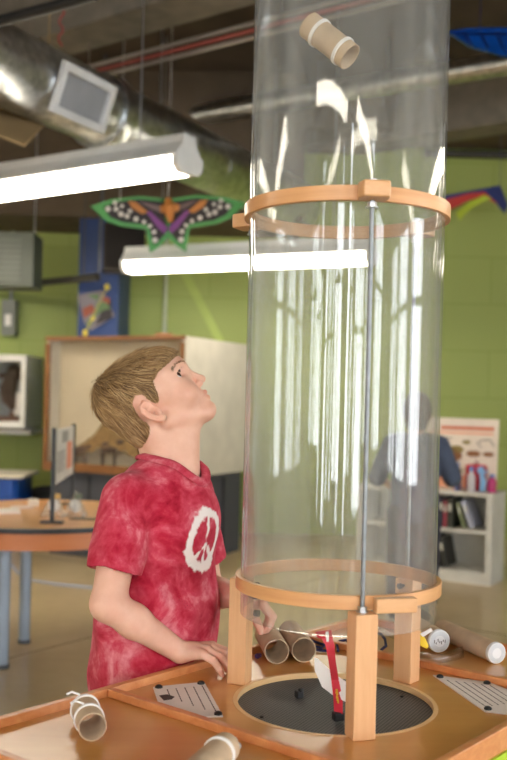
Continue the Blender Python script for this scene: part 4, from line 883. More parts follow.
# ------------------------------------------------------------------ the boy
def skin_mat(name, base, dark):
    k = NT(name); v = k.coord(); n = k.noise(v, 35, 4); n2 = k.noise(v, 9, 2)
    a = k.ramp(n, [(.3, dark), (.7, base)]); at = k.add('ShaderNodeAttribute'); at.attribute_name = 'lips'
    mx = k.add('ShaderNodeMix', data_type='RGBA'); k.link(at.outputs['Fac'], mx.inputs['Factor']); k.link(a, mx.inputs[6]); mx.inputs[7].default_value = C(196, 112, 100)
    bl = k.add('ShaderNodeAttribute'); bl.attribute_name = 'blush'; mx2 = k.add('ShaderNodeMix', data_type='RGBA'); k.link(bl.outputs['Fac'], mx2.inputs['Factor']); k.link(mx.outputs[2], mx2.inputs[6]); mx2.inputs[7].default_value = C(222, 148, 126)
    k.link(mx2.outputs[2], k.b.inputs['Base Color']); k.b.inputs['Roughness'].default_value = .5
    k.b.inputs['Subsurface Weight'].default_value = .12; k.b.inputs['Subsurface Radius'].default_value = (.012, .005, .003); k.b.inputs['Subsurface Scale'].default_value = .6
    k.bump(n, .04, .001); return k.m
SKIN = skin_mat('skin', C(234, 188, 164), C(224, 172, 148))
HY = 1.75; TH = math.radians(38); YW = math.radians(2)
hf = Vector((math.cos(TH)*math.cos(YW), math.cos(TH)*math.sin(YW), math.sin(TH))); hl = Vector((-math.sin(YW), math.cos(YW), 0)); hu = hf.cross(hl); HO = P(162, 414, HY); HS = .01
HA = (hf, hl, hu)
def Hh(f, l, u): return HO+(hf*f+hl*l+hu*u)*HS
def hloc(V):
    q = V-np.array(HO); return np.stack([q@np.array(hf), q@np.array(hl), q@np.array(hu)], 1)/HS
TF = Vector((math.cos(math.radians(-28)), math.sin(math.radians(-28)), 0)); TR = Vector((TF.y, -TF.x, 0))
TC_ = P(157, 600, 1.75); TCx = Vector((TC_.x, TC_.y, 0))
def B(f, r, z): return TCx+TF*f+TR*r+Vector((0, 0, z))
shR, shL = B(.004, .108, .938), B(-.004, -.112, .938)
elR, wrR = P(108, 604, 1.585), P(180, 652, 1.64)
elL, wrL = P(208, 590, 1.87), P(242, 599, 1.755)
hipR, hipL = B(0, .06, .55), B(0, -.06, .55)
xs = axis([(-.42, -.30, .005), (-.30, .06, .0019), (.06, .09, .005)]); ys = axis([(1.50, 1.58, .005), (1.58, 1.87, .0019), (1.87, 2.0, .005)])
zs = axis([(-.01, .62, .006), (.62, .79, .0019), (.79, 1.02, .0045), (1.02, 1.26, .0019)])
F = Field(xs, ys, zs)
# torso, neck, limbs
F.ecap(B(0, 0, .58), B(-.005, 0, .86), .098, .105, TF, .72, .02); F.cap(B(-.004, .07, .928), B(-.004, -.07, .928), .046, .046, .03)
F.cap(B(.0, .015, .95), B(.0, -.015, .95), .046, .046, .03)
nb = B(.026, 0, .97); nt = P(175, 428, HY)
F.cap(nb, nt, .050, .046, .025); F.cap(B(.024, 0, .985), Hh(-1.8, 0, .5), .043, .042, .02)
for sh, el, wr in ((shR, elR, wrR), (shL, elL, wrL)):
    F.cap(sh, el, .036, .029, .02); F.cap(el, el.lerp(wr, .35), .0285, .0275, .012); F.cap(el.lerp(wr, .35), wr, .0275, .0185, .014)
for s in (1, -1):
    hp = B(.0, .058*s, .56); kn = B(.012, .066*s, .30); an = B(-.012, .07*s, .07)
    F.cap(hp, kn, .066, .044, .03); F.cap(kn, kn.lerp(an, .4), .042, .044, .015); F.cap(kn.lerp(an, .4), an, .044, .028, .02); F.cap(an, B(.08, .078*s, .035), .03, .02, .015)
# head
def hc(a, b, r0, r1=None, k=.4, mode='u'): F.cap(Hh(*a), Hh(*b), r0*HS, (r0 if r1 is None else r1)*HS, k*HS, mode)
def he(c, rad, k=.4, mode='u', ax=None): F.ell(Hh(*c), [r*HS for r in rad], ax or HA, k*HS, mode)
he((-.4, 0, 5.0), (8.8, 6.9, 6.5), 1.2); he((3.2, 0, 5.0), (5.9, 5.8, 5.0), 1.5)
he((3.4, 0, .2), (4.9, 5.3, 5.2), 1.5)
for s in (1, -1):
    hc((.6, 4.7*s, -1.6), (6.6, 1.3*s, -4.3), 1.5, 1.35, 1.2)           # jaw line
    he((5.6, 3.2*s, .3), (2.5, 2.5, 2.4), 1.2)                           # cheek
    hc((7.7, .9*s, 4.75), (5.9, 4.3*s, 4.7), .75, .6, .8)                # brow ridge
he((7.3, 0, -4.25), (1.55, 1.9, 1.45), 1.0); hc((1.5, 0, -3.6), (6.5, 0, -4.6), 2.2, 1.3, 1.6)
he((6.8, 0, -1.6), (1.75, 2.4, 2.2), 1.0)
for s in (1, -1): he((8.3, 2.95*s, 3.7), (1.1, 1.35, .9), .8, 's')        # eye sockets
hc((8.1, 0, 3.7), (9.4, 0, 1.2), .62, .75, .7); he((9.65, 0, .8), (.8, .8, .72), .4)
for s in (1, -1):
    he((8.85, .85*s, .35), (.75, .55, .6), .35); he((9.1, .48*s, -.12), (.4, .26, .35), .15, 's')
for s in (1, -1): hc((8.8, .35*s, -1.45), (7.4, 2.0*s, -1.95), .44, .22, .35); hc((8.5, .2*s, -2.55), (7.3, 1.9*s, -2.1), .52, .25, .35)
for s in (1, -1): hc((9.3, 0, -2.0), (7.5, 1.95*s, -2.03), .13, .10, .12, 's')
EC = {s: (5.95, 3.0*s, 3.75) for s in (1, -1)}
for s in (1, -1):
    he(EC[s], (1.5, 1.5, 1.42), .35)                                     # lids over the eyeball
    e_ax = (hf*math.cos(.32*s)+hl*math.sin(.32*s), hl*math.cos(.32*s)-hf*math.sin(.32*s), hu)
    he((EC[s][0]+1.25, EC[s][1]+.35*s, EC[s][2]+.08), (1.0, 1.46, .74), .10, 's', e_ax)
    hc((EC[s][0]+1.18, EC[s][1]-1.05*s, EC[s][2]+.72), (EC[s][0]+.55, EC[s][1]+1.3*s, EC[s][2]+.62), .20, .17, .2)   # upper lid fold
# ears: shell, rim, hollow, lobe, laid out along their own slanted axis
_e = P(153.5, 412.5, 1.678)-HO; EF, EU = _e.dot(hf)/HS, _e.dot(hu)/HS
for s in (1, -1):
    l = 6.75*s
    def E_(a, b, o): return (EF-.327*a+.945*b, l+(o-.28*b)*s, EU+.945*a+.327*b)
    ea = (hf*-.327+hu*.945); eb = (hf*.945+hu*.327)*.96-hl*.28*s; eo = eb.cross(ea)
    he(E_(.2, -.1, .25), (2.35, 1.2, .42), .3, 'u', (ea.normalized(), eb.normalized(), eo.normalized()))
    rim = [(.5, .75, .1), (1.7, 1.0, .3), (2.5, .45, .45), (2.45, -.5, .55), (1.5, -1.15, .6), (.1, -1.15, .6), (-1.2, -.75, .5), (-2.1, -.15, .35), (-2.2, .35, .2)]
    for a, b in zip(rim, rim[1:]): hc(E_(*a), E_(*b), .31, .31, .18)
    he(E_(-1.9, .2, .3), (.7, .45, .6), .3)
    he(E_(-.1, .15, .75), (.75, .75, .95), .22, 's'); he(E_(1.65, .2, .8), (.5, .5, .45), .18, 's')
    anti = [(1.7, -.45, .62), (.8, -.6, .68), (-.3, -.5, .64), (-1.1, -.05, .5)]
    for a, b in zip(anti, anti[1:]): hc(E_(*a), E_(*b), .2, .22, .15)
    hc(E_(-.1, .95, .2), E_(-.8, .85, .2), .32, .28, .25)
# hands
def hand(wr, fingers, thumb, rp=.0115):
    mc = [f[0] for f in fingers]; mid = sum(mc, Vector())/len(mc)
    for f in fingers: F.cap(wr.lerp(f[0], .12), f[0], rp+.003, rp-.0022, .006)
    F.cap(wr, wr.lerp(mid, .6), .0165, .0125, .008)
    for m_, p_, t_ in fingers:
        q = p_.lerp(t_, .55)+((p_-m_).normalized()*.002); F.cap(m_, p_, .0077, .0070, .0022); F.cap(p_, q, .0070, .0063, .002); F.cap(q, t_, .0063, .0056, .002)
    F.cap(thumb[0], thumb[1], .0125, .0095, .006); F.cap(thumb[1], thumb[2], .0088, .0078, .003); F.cap(thumb[2], thumb[3], .0078, .0065, .002)
zt_ = TZ+.0066
FR_ = [(P(203, 654.5, 1.613), P(213.5, 660.5, 1.606), PZ(222, 674.5, zt_)), (P(208, 650.5, 1.630), P(220, 656.5, 1.624), PZ(227, 669.5, zt_)),
       (P(211, 647.5, 1.647), P(224, 653, 1.643), PZ(230.5, 664.5, zt_)), (P(212, 646, 1.664), P(225, 650.5, 1.664), PZ(232, 659.5, zt_))]
hand(wrR, FR_, (wrR+Vector((.012, .016, -.002)), P(203, 647, 1.685), P(211, 649, 1.70), P(217, 652, 1.708)))
FL_ = [(P(263, 604, 1.668), P(272.5, 617, 1.664), P(264.5, 631, 1.668)), (P(262.5, 603, 1.684), P(273, 616.5, 1.680), P(266.5, 630.5, 1.684)),
       (P(262, 602.5, 1.700), P(272, 615.5, 1.696), P(266.5, 629, 1.70)), (P(260, 602.5, 1.715), P(269, 614, 1.711), P(265, 626, 1.714))]
hand(wrL, FL_, (wrL.lerp(P(252, 608, 1.70), .3), P(252, 612, 1.690), P(257, 622, 1.664), P(261, 631.5, 1.655)))
V, Q = F.mesh(); del F
def lips(V):
    h = hloc(V); d = np.full(len(V), 9.0)
    for s in (1, -1):
        for a, b, r in (((8.85, .35*s, -1.4), (7.4, 2.0*s, -1.95), .56), ((8.5, .2*s, -2.55), (7.3, 1.9*s, -2.1), .56)):
            a = np.array(a); b = np.array(b); t = np.clip(((h-a)@(b-a))/((b-a)@(b-a)), 0, 1); d = np.minimum(d, np.linalg.norm(h-a-t[:, None]*(b-a), axis=1)-r*(1-.45*t))
    return np.clip(.5-d/.25, 0, 1)*.42
def blush(V):
    h = hloc(V); o = np.zeros(len(V))
    for s in (1, -1):
        o = np.maximum(o, .16*np.exp(-(((h-np.array((6.0, 4.6*s, .6)))/np.array((1.9, 2, 1.6)))**2).sum(1))); o = np.maximum(o, .35*np.exp(-(((h-np.array((-1.4, 7.5*s, 1.6)))/np.array((2.2, 1.5, 3)))**2).sum(1)))
    o = np.maximum(o, .4*np.exp(-(((h-np.array((9.6, 0, .6)))/1.0)**2).sum(1)))
    for f in FR_+FL_:
        o = np.maximum(o, .4*np.exp(-((V-np.array(f[2]))**2).sum(1)/.009**2)); o = np.maximum(o, .22*np.exp(-((V-np.array(f[1]))**2).sum(1)/.008**2))
    return o
boy = np_mesh('person', V, Q, SKIN, None, {'lips': lips, 'blush': blush})
tag(boy, 'person in red tie-dyed shirt gazing up at the clear tube, hand on table', 'person')
# eyes
EYW = paint('eye_white', C(226, 218, 212), .2, 0, .01); IRIS = paint('iris_brown', C(70, 46, 34), .15); PUP = paint('pupil', C(8, 8, 8), .1)
gz = (hf*.93+hu*.22-hl*.30).normalized()
for s in (1, -1):
    Me = Matrix.Translation(Hh(*EC[s])) @ (gz+hl*.04*s).to_track_quat('Z', 'Y').to_matrix().to_4x4(); m = MB(); R = 1.24*HS; prof = [(R*math.sin(t), R*math.cos(t)) for t in [0, .1, .22, .26, .38, .5, .58, .62, .9, 1.2, 1.6, 2.1, 2.6, PI]]; m.lathe(prof, 28, 0, Me)
    for i in range(len(m.f)):
        b = i//28; m.mi[i] = 2 if b < 3 else 1 if b < 6 else 0
    m.build('eye', [EYW, IRIS, PUP], boy)
# shirt
xs = axis([(-.40, .02, .0028)]); ys = axis([(1.50, 1.99, .0028)]); zs = axis([(.54, 1.06, .0028)])
X, Y_, Z = np.meshgrid(xs, ys, zs, indexing='ij'); pts = np.stack([X.ravel(), Y_.ravel(), Z.ravel()], 1).astype(np.float32); SHP = X.shape
ph = ((X-TCx.x)*TR.x+(Y_-TCx.y)*TR.y); fo = ((X-TCx.x)*TF.x+(Y_-TCx.y)*TF.y)
wr_ = (vnoise(pts, 13, 3)*.5+vnoise(pts*np.array((1, 1, .55)), 27, 5)*.35+vnoise(pts, 55, 9)*.12).reshape(SHP)*.0046
wr_ = wr_+.0018*np.sin(ph*95+Z*26)*np.clip((.86-Z)/.12, 0, 1)
wr_ = wr_+.0022*np.sin((Z*.9+fo*.9)*120+vnoise(pts, 9, 21).reshape(SHP)*2.5)*np.exp(-((Z-.80)/.07)**2)*np.clip(ph/.05, 0, 1)      # folds by the sleeve
def trunk(off):
    F = Field(xs, ys, zs)
    F.ecap(B(-.008, 0, .62), B(.0, 0, .74), .126-off, .120-off, TF, .86, .02); F.ecap(B(.0, 0, .74), B(.004, 0, .89), .120-off, .112-off, TF, .86, .03)
    F.cap(B(-.002, .076, .930), B(-.002, -.076, .930), .053-off, .053-off, .035); F.cap(B(.020, .012, .966), B(.020, -.012, .966), .059-off, .059-off, .04)
    F.ell(B(.036, 0, .90), (.072-off, .09-off, .07-off), (TF, TR, Vector((0, 0, 1))), .03); return F
def sleeves(F, off, ext, k):
    for sh, el in ((shR, elR), (shL, elL)):
        p0 = sh.lerp(el, -.04); p1 = sh.lerp(el, .95); r0, r1 = .046-off, .0495-off; d = p1-p0; L2 = d.length_squared; n = (el-sh).normalized(); n2 = (n-TF*.12-TR*.1).normalized(); e = sh.lerp(el, .68)+n*ext
        def fn(X, Y, Z):
            t = np.clip(((X-p0.x)*d.x+(Y-p0.y)*d.y+(Z-p0.z)*d.z)/L2, 0, 1); q = np.sqrt((X-p0.x-t*d.x)**2+(Y-p0.y-t*d.y)**2+(Z-p0.z-t*d.z)**2)-(r0+(r1-r0)*t)
            return np.maximum(q, (X-e.x)*n2.x+(Y-e.y)*n2.y+(Z-e.z)*n2.z)
        F.op(fn, [min(a, b)-.07 for a, b in zip(p0, p1)], [max(a, b)+.07 for a, b in zip(p0, p1)], k)
    return F
To = trunk(0); Td = To.d.copy(); Ti = trunk(.0055); F = sleeves(To, 0, 0, .014); Si = sleeves(Field(xs, ys, zs), .0055, .006, 0)
wr_ = wr_.astype(np.float32)
F.d = np.maximum(np.maximum(F.d+wr_, -(Ti.d+wr_)), -np.maximum(Si.d+wr_, -(Td+wr_))).astype(np.float32); del Ti, Si
F.cap(B(.030, 0, .992), B(.022, 0, 1.09), .049, .064, .0, 's'); F.cap(B(.050, 0, .986), B(.056, 0, 1.06), .036, .050, .0, 's')
hem = .588+.004*np.sin(ph*40); F.d = np.maximum(F.d, (hem-Z)).astype(np.float32)
Vs, Qs = F.mesh()
psc = np.array(B(.095, .007, .872))
def peace(V):
    q = V-psc; a = q@np.array(TR); b = q[:, 2]; fr = (q@np.array(TF)) > -.06
    j = vnoise(V, 160, 4)*.004+vnoise(V, 60, 8)*.003; a = a*1.22; r = np.hypot(a, b); R0 = .050
    d = np.abs(r-R0)-.0095
    def sg(x0, y0, x1, y1):
        t = np.clip(((a-x0)*(x1-x0)+(b-y0)*(y1-y0))/((x1-x0)**2+(y1-y0)**2), 0, 1); return np.hypot(a-x0-t*(x1-x0), b-y0-t*(y1-y0))-.0042
    d = np.minimum(d, sg(0, -R0, 0, R0)); d = np.minimum(d, sg(0, -.004, .034, -.036)); d = np.minimum(d, sg(0, -.004, -.034, -.036))
    return np.clip(.5-(d+j)/.003, 0, 1)*fr
def seam(V):
    h = np.minimum(np.abs(V[:, 2]-.604), 9); o = np.exp(-(h/.0012)**2)
    return o
k = NT('red_tie_dye'); v = k.coord(); n1 = k.noise(v, 15, 6, .6, .5); n2 = k.noise(v, 42, 5, .6, .4)
mxn = k.add('ShaderNodeMath', operation='MULTIPLY_ADD'); k.link(n2, mxn.inputs[0]); mxn.inputs[1].default_value = .45; k.link(n1, mxn.inputs[2])
colr = k.ramp(mxn.outputs[0], [(.50, C(152, 18, 42)), (.62, C(178, 36, 60)), (.75, C(198, 68, 88)), (.92, C(222, 136, 146))])
at = k.add('ShaderNodeAttribute'); at.attribute_name = 'peace'; mx = k.add('ShaderNodeMix', data_type='RGBA'); k.link(at.outputs['Fac'], mx.inputs['Factor']); k.link(colr, mx.inputs[6]); mx.inputs[7].default_value = C(236, 226, 222)
k.link(mx.outputs[2], k.b.inputs['Base Color']); k.b.inputs['Roughness'].default_value = .9; k.b.inputs['Sheen Weight'].default_value = .1; k.b.inputs['Specular IOR Level'].default_value = .15
k.bump(k.noise(v, 700, 2), .12, .001); TIE = k.m
shirt = np_mesh('shirt', Vs, Qs, TIE, boy, {'peace': peace})
# ribbed collar: a ring that follows the neck opening of the shirt
op = Vs[(np.linalg.norm((Vs-np.array(B(0, 0, 0)))[:, :2], axis=1) < .2)]
bv = BVHTree.FromPolygons([tuple(p) for p in Vs], [tuple(q) for q in Qs]); ring = []
cc0 = B(.034, 0, 0)
for i in range(40):
    a = 2*PI*i/40; d = TF*math.cos(a)+TR*math.sin(a); best = None
    for st_ in range(60):                      # walk outwards until the shirt is met from above
        r = .03+st_*.0015; p = cc0+d*r; h = bv.ray_cast(Vector((p.x, p.y, 1.05)), Vector((0, 0, -1)))
        if h[0] is not None and h[0].z > .90: best = h[0]; break
    if best is not None: ring.append(best+d*.002+Vector((0, 0, .002)))
ring = [Vector(tuple((ring[(i-1) % len(ring)][j]+ring[i][j]*2+ring[(i+1) % len(ring)][j])/4 for j in range(3))) for i in range(len(ring))]
m = MB(); ctr = sum(ring, Vector())/len(ring); vs = []; N = len(ring)
for i, p in enumerate(ring):
    t = (ring[(i+1) % N]-ring[(i-1) % N]).normalized(); o = (p-ctr); o = (o-t*o.dot(t)).normalized(); w = t.cross(o); w = w if w.z > 0 else -w
    for (a, b) in ((-.0035, .0035), (.004, .005), (.0135, -.0015), (.0135, -.0075), (.003, -.003), (-.004, -.003)): vs.append(p+o*a+w*b)
m.put(vs, [(i*6+j, i*6+(j+1) % 6, ((i+1) % N)*6+(j+1) % 6, ((i+1) % N)*6+j) for i in range(N) for j in range(6)])
m.build('collar', TIE, shirt, ang=80)
# shorts and shoes
xs = axis([(-.36, .0, .005)]); ys = axis([(1.55, 1.95, .005)]); zs = axis([(.26, .66, .005)]); F = Field(xs, ys, zs)
F.ecap(B(0, 0, .57), B(0, 0, .62), .108, .104, TF, .80, .02)
for s in (1, -1): F.cap(B(0, .056*s, .56), B(.008, .066*s, .27), .078, .074, .015)
F.half(B(0, 0, .30), (0, 0, -1)); F.half(B(0, 0, .63), (0, 0, 1)); F.d = np.maximum(F.d, -(F.d+.012)) if False else F.d
V2, Q2 = F.mesh(); np_mesh('shorts', V2, Q2, paint('shorts_khaki', C(176, 168, 150), .85, 0, .05, 20), boy)
for s in (1, -1):
    xs = axis([(-.36, .06, .004)]); ys = axis([(1.5, 2.0, .004)]); zs = axis([(.0, .12, .004)]); F = Field(xs, ys, zs)
    F.cap(B(-.03, .072*s, .035), B(.085, .082*s, .028), .040, .036, .01); F.cap(B(-.02, .072*s, .06), B(-.014, .07*s, .085), .038, .038, .02); F.half(B(0, 0, .004), (0, 0, -1)); F.half(B(0, 0, .098), (0, 0, 1))
    V2, Q2 = F.mesh(); np_mesh('shoe', V2, Q2, paint('shoe_grey', C(70, 72, 80), .7), boy)

# hair: a cap with thousands of strands
def poly_sd(px, py, poly):
    d = np.full(px.shape, 1e9); sgn = np.ones(px.shape); n = len(poly)
    for i in range(n):
        x0, y0 = poly[i]; x1, y1 = poly[i-1]; ex, ey = x1-x0, y1-y0; wx, wy = px-x0, py-y0; t = np.clip((wx*ex+wy*ey)/(ex*ex+ey*ey), 0, 1)
        d = np.minimum(d, (wx-ex*t)**2+(wy-ey*t)**2); c1 = py >= y0; c2 = py < y1; c3 = ex*wy > ey*wx; f = (c1 & c2 & c3) | (~c1 & ~c2 & ~c3); sgn = np.where(f, -sgn, sgn)
    return sgn*np.sqrt(d)
HPOLY = [(14, 7.2), (8.9, 7.1), (6.2, 6.7), (3.9, 6.3), (2.5, 5.4), (1.7, 3.2), (1.2, 2.2), (.3, 2.4), (-.2, 4.9), (-1.5, 5.4), (-2.9, 4.6), (-3.4, 2.2), (-3.1, .5), (-2.7, -2.4), (-3.6, -4.4), (-6.5, -4.2), (-16, -3.8), (-16, 18), (14, 18)]
lo = [HO.x-.15, HO.y-.1, HO.z-.09]; hi = [HO.x+.12, HO.y+.1, HO.z+.16]
xs, ys, zs = [axis([(l, h, .0022)]) for l, h in zip(lo, hi)]; F = Field(xs, ys, zs)
F.ell(Hh(-.6, 0, 5.25), [v*HS for v in (8.6, 7.3, 6.95)], HA, .0); F.ell(Hh(3.6, 0, 6.3), [v*HS for v in (5.4, 6.3, 4.5)], HA, .015); F.ell(Hh(-4.6, 0, 7.0), [v*HS for v in (4.2, 5.8, 4.8)], HA, .02); F.ell(Hh(-4.7, 0, .8), [v*HS for v in (3.2, 5.0, 5.0)], HA, .02)
X, Y_, Z = np.meshgrid(xs, ys, zs, indexing='ij'); pts = np.stack([X.ravel(), Y_.ravel(), Z.ravel()], 1); h = hloc(pts); pd = poly_sd(h[:, 0], h[:, 2], HPOLY)*HS
nz = vnoise(pts, 70, 11)*.0022+vnoise(pts, 28, 12)*.0022
F.d = np.maximum(F.d+nz.reshape(F.d.shape), pd.reshape(F.d.shape)).astype(np.float32); Vh, Qh = F.mesh()
k = NT('blond_hair'); geo = k.add('ShaderNodeNewGeometry'); v = k.coord(); n = k.noise(v, 60, 3)
ad = k.add('ShaderNodeMath', operation='MULTIPLY_ADD'); k.link(geo.outputs['Random Per Island'], ad.inputs[0]); ad.inputs[1].default_value = .72; mu = k.add('ShaderNodeMath', operation='MULTIPLY'); k.link(n, mu.inputs[0]); mu.inputs[1].default_value = .3; k.link(mu.outputs[0], ad.inputs[2])
k.link(k.ramp(ad.outputs[0], [(.1, C(96, 70, 44)), (.4, C(152, 116, 74)), (.7, C(196, 160, 110)), (.95, C(226, 198, 152))]), k.b.inputs['Base Color']); k.b.inputs['Roughness'].default_value = .42; HAIR = k.m
CAPM = paint('hair_under', C(128, 98, 62), .7, 0, .15, 50)
hair = np_mesh('hair', Vh, Qh, CAPM, boy)
bv = BVHTree.FromPolygons([tuple(p) for p in Vh], [tuple(q) for q in Qh])
SV, SFc = [], []
crown = (-5.5, 0.0, 11.2)
hh = hloc(Vh); okv = np.where((poly_sd(hh[:, 0], hh[:, 2], HPOLY) < .12))[0]
outer = okv[np.array([((hh[i]-np.array((-1, 0, 5)))**2).sum() > 36 for i in okv])]
flow = vnoise(Vh, 22, 31)
fl2 = vnoise(Vh, 45, 33)
for c in range(8500):
    i = int(rng.choice(outer)); p = Vector(Vh[i]); fu = hh[i]
    # strands run away from the crown; the fringe sweeps forward and down
    d = np.array((fu[0]-crown[0], fu[1]-crown[1]*1, fu[2]-crown[2])); d = d/max(np.linalg.norm(d), .1)
    if fu[2] < 6 and fu[0] < 2: d = d*.5+np.array((-.15, 0, -.9))*.7
    if fu[0] > 1 and fu[2] > 6: d = d*.7+np.array((.5, (.35 if fu[1] < 0 else .1)*np.sign(fu[1]+.01), -.25))*.6
    d = d+rng.normal(0, .11, 3); d = d+np.array((flow[i]*.35, fl2[i]*.5, -flow[i]*.2)); dw = (hf*float(d[0])+hl*float(d[1])+hu*float(d[2])).normalized()
    top = fu[2] > 9 and fu[0] < 3; L = rng.uniform(.024, .046)*(.7 if top else 1); n_ = 7; rise = rng.uniform(.0004, .0034)*(1.9 if top else 1); q = p; line = []
    for s in range(n_):
        loc, nor, _, _ = bv.find_nearest(q)
        if loc is None: break
        t = s/(n_-1); line.append((loc+nor*(-.0012+rise*(1.2*t**1.3+.5)), nor)); dv = (dw-nor*dw.dot(nor)); dv = dv.normalized() if dv.length > 1e-4 else dw; q = loc+dv*L/(n_-1)
    if len(line) < n_: continue
    b = len(SV); w0 = rng.uniform(.0004, .0009)
    for s, (pp, nr) in enumerate(line):
        a = line[max(0, s-1)][0]; e = line[min(n_-1, s+1)][0]; t = (e-a).normalized(); sd = t.cross(nr).normalized(); w = w0*(1-.85*(s/(n_-1))**2); SV += [pp-sd*w, pp+nr*w*.8, pp+sd*w]
    for s in range(n_-1):
        a = b+3*s
        for j in range(3): SFc.append((a+j, a+(j+1) % 3, a+3+(j+1) % 3, a+3+j))
# short sideburn and nape fuzz fades into the skin
m = MB(); m.v = SV; m.f = [list(f) for f in SFc]; m.mi = [0]*len(SFc); m.build('hair_strands', HAIR, hair, ang=180)
# eyebrows and lashes
bb_ = BVHTree.FromPolygons([tuple(p) for p in V], [tuple(q) for q in Q])
for s in (1, -1):
    m = MB()
    for i in range(90):
        t = rng.random(); a = Hh(8.0-2.4*t**1.2+.6, (1.0+3.5*t)*s, 5.2+.45*math.sin(t*2.6)-.35*t+rng.normal(0, .13)); loc, nr, _, _ = bb_.find_nearest(a)
        dr = (hl*s*.9+hu*(.5-.7*t)-hf*.3); dr = (dr-nr*dr.dot(nr)).normalized(); e = loc+dr*.006+nr*.0008; m.tube([loc-nr*.0004, (loc+e)/2+nr*.0008, e], [.00038, .00034, .0001], 4)
    m.build('eyebrow', paint('brow_brown', C(136, 100, 68), .7), boy)
    m = MB()
    for i in range(22):
        t = i/21*2-1; x = t*1.25; c = Vector(EC[s]); a = Hh(c.x+1.22-.16*x*x-(.35*x*s*s if s > 0 else .35*x)*.6, c.y+x*s+.2*s, c.z+.55-.22*x*x); e = a+hf*.0055+hu*.004+hl*(.0022*t*s); m.tube([a, (a+e)/2-hu*.0006, e], [.00032, .0003, .0001], 4)
    m.build('eyelash', paint('lash_brown', C(70, 48, 36), .7), boy)

# ------------------------------------------------------------------ the person by the bookcase, seen from behind
PY = 5.0; c0 = P(414, 500, PY); px0 = Vector((c0.x, PY, 0))
pf = Vector((.25, .97, 0)).normalized(); pr = Vector((pf.y, -pf.x, 0))
def Bp(f, r, z): return px0+pf*f+pr*r+Vector((0, 0, z))
SK2 = skin_mat('skin_far', C(206, 150, 122), C(192, 136, 108)); h_ = .0075
F = Field(axis([(px0.x-.36, px0.x+.36, h_)]), axis([(PY-.3, PY+.4, h_)]), axis([(-.01, 1.3, h_)]))
F.ecap(Bp(0, 0, .56), Bp(.02, 0, .86), .1, .105, pf, .7, .02); F.cap(Bp(.02, .08, .92), Bp(.02, -.08, .92), .045, .045, .03); F.cap(Bp(.03, 0, .94), Bp(.06, 0, 1.03), .045, .042, .02)
F.ell(Bp(.085, 0, 1.085), (.085, .068, .092), (pf, pr, Vector((0, 0, 1))), .015); F.cap(Bp(.165, 0, 1.08), Bp(.172, 0, 1.06), .012, .014, .012); F.ell(Bp(.13, 0, 1.03), (.04, .045, .04), (pf, pr, Vector((0, 0, 1))), .02)
for s in (1, -1): F.ell(Bp(.075, .07*s, 1.075), (.018, .01, .028), (pf, pr, Vector((0, 0, 1))), .006)
eR, wR = Bp(.04, .19, .755), P(443, 474, PY+.16); eL, wL = Bp(.06, -.2, .74), Bp(.2, -.15, .68)
for sh, el, wr in ((Bp(.02, .125, .915), eR, wR), (Bp(.02, -.125, .915), eL, wL)):
    F.cap(sh, el, .037, .03, .02); F.cap(el, wr, .03, .019, .012); d = (wr-el).normalized()
    for j in range(4):
        o = Vector((0, 0, 1)).cross(d).normalized()*(-.02+.0135*j); F.cap(wr+o*.4, wr+d*.045+o, .011, .009, .006); F.cap(wr+d*.045+o, wr+d*.085+o-Vector((0, 0, .012)), .008, .0065, .002)
    F.cap(wr, wr+d*.03+Vector((0, 0, 1)).cross(d).normalized()*.035, .011, .008, .006)
for s in (1, -1):
    F.cap(Bp(0, .06*s, .55), Bp(.01, .07*s, .3), .07, .046, .03); F.cap(Bp(.01, .07*s, .3), Bp(-.02, .075*s, .06), .045, .03, .02); F.cap(Bp(-.02, .075*s, .05), Bp(.08, .085*s, .03), .034, .026, .015)
Vp, Qp = F.mesh(); zero = lambda V: np.zeros(len(V))
per = np_mesh('person', Vp, Qp, SK2, None, {'lips': zero, 'blush': zero}); tag(per, 'person in a dark slate shirt standing at the bookcase, seen through the clear tube', 'person')
F = Field(axis([(px0.x-.34, px0.x+.36, h_)]), axis([(PY-.3, PY+.4, h_)]), axis([(.48, 1.02, h_)]))
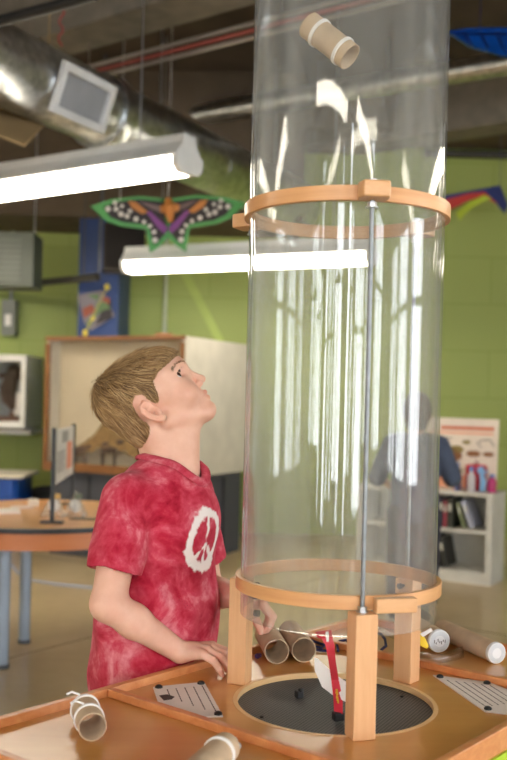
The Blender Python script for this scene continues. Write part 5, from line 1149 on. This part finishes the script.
F.ecap(Bp(0, 0, .54), Bp(.02, 0, .86), .125, .125, pf, .74, .02); F.cap(Bp(.02, .09, .92), Bp(.02, -.09, .92), .056, .056, .03)
for s, el in ((1, eR), (-1, eL)): sh = Bp(.02, .125*s, .915); F.cap(sh, sh.lerp(el, 1.05), .054, .05, .02)
F.half(Bp(0, 0, .51), (0, 0, -1)); F.cap(Bp(.035, 0, .96), Bp(.05, 0, 1.1), .05, .055, 0, 's'); V2, Q2 = F.mesh(); np_mesh('shirt', V2, Q2, paint('slate_cloth', C(66, 76, 96), .9, 0, .08, 20), per)
F = Field(axis([(px0.x-.3, px0.x+.3, h_)]), axis([(PY-.25, PY+.3, h_)]), axis([(.03, .62, h_)])); F.ecap(Bp(0, 0, .56), Bp(0, 0, .6), .112, .108, pf, .76, .02)
for s in (1, -1): F.cap(Bp(0, .062*s, .55), Bp(.0, .075*s, .09), .082, .058, .02)
F.half(Bp(0, 0, .085), (0, 0, -1)); V2, Q2 = F.mesh(); np_mesh('trousers', V2, Q2, paint('dark_denim', C(48, 48, 58), .9, 0, .08, 20), per)
F = Field(axis([(px0.x-.2, px0.x+.25, .006)]), axis([(PY-.1, PY+.3, .006)]), axis([(.95, 1.22, .006)])); F.ell(Bp(.07, 0, 1.10), (.095, .08, .10), (pf, pr, Vector((0, 0, 1))), 0); F.ell(Bp(.035, 0, 1.03), (.05, .06, .06), (pf, pr, Vector((0, 0, 1))), .02)
F.half(Bp(.10, 0, 1.09), (pf.x*.8, pf.y*.8, -.6)); V2, Q2 = F.mesh(); np_mesh('hair', V2, Q2, paint('dark_hair', C(52, 42, 38), .6, 0, .15, 60), per)
for s in (1, -1):
    F = Field(axis([(px0.x-.2, px0.x+.25, .006)]), axis([(PY-.15, PY+.25, .006)]), axis([(0, .12, .006)])); F.cap(Bp(-.03, .075*s, .035), Bp(.085, .085*s, .03), .044, .038, .01); F.cap(Bp(-.02, .075*s, .05), Bp(-.02, .075*s, .08), .042, .04, .02); F.half(Bp(0, 0, .005), (0, 0, -1)); V2, Q2 = F.mesh(); np_mesh('shoe', V2, Q2, BLACK, per)
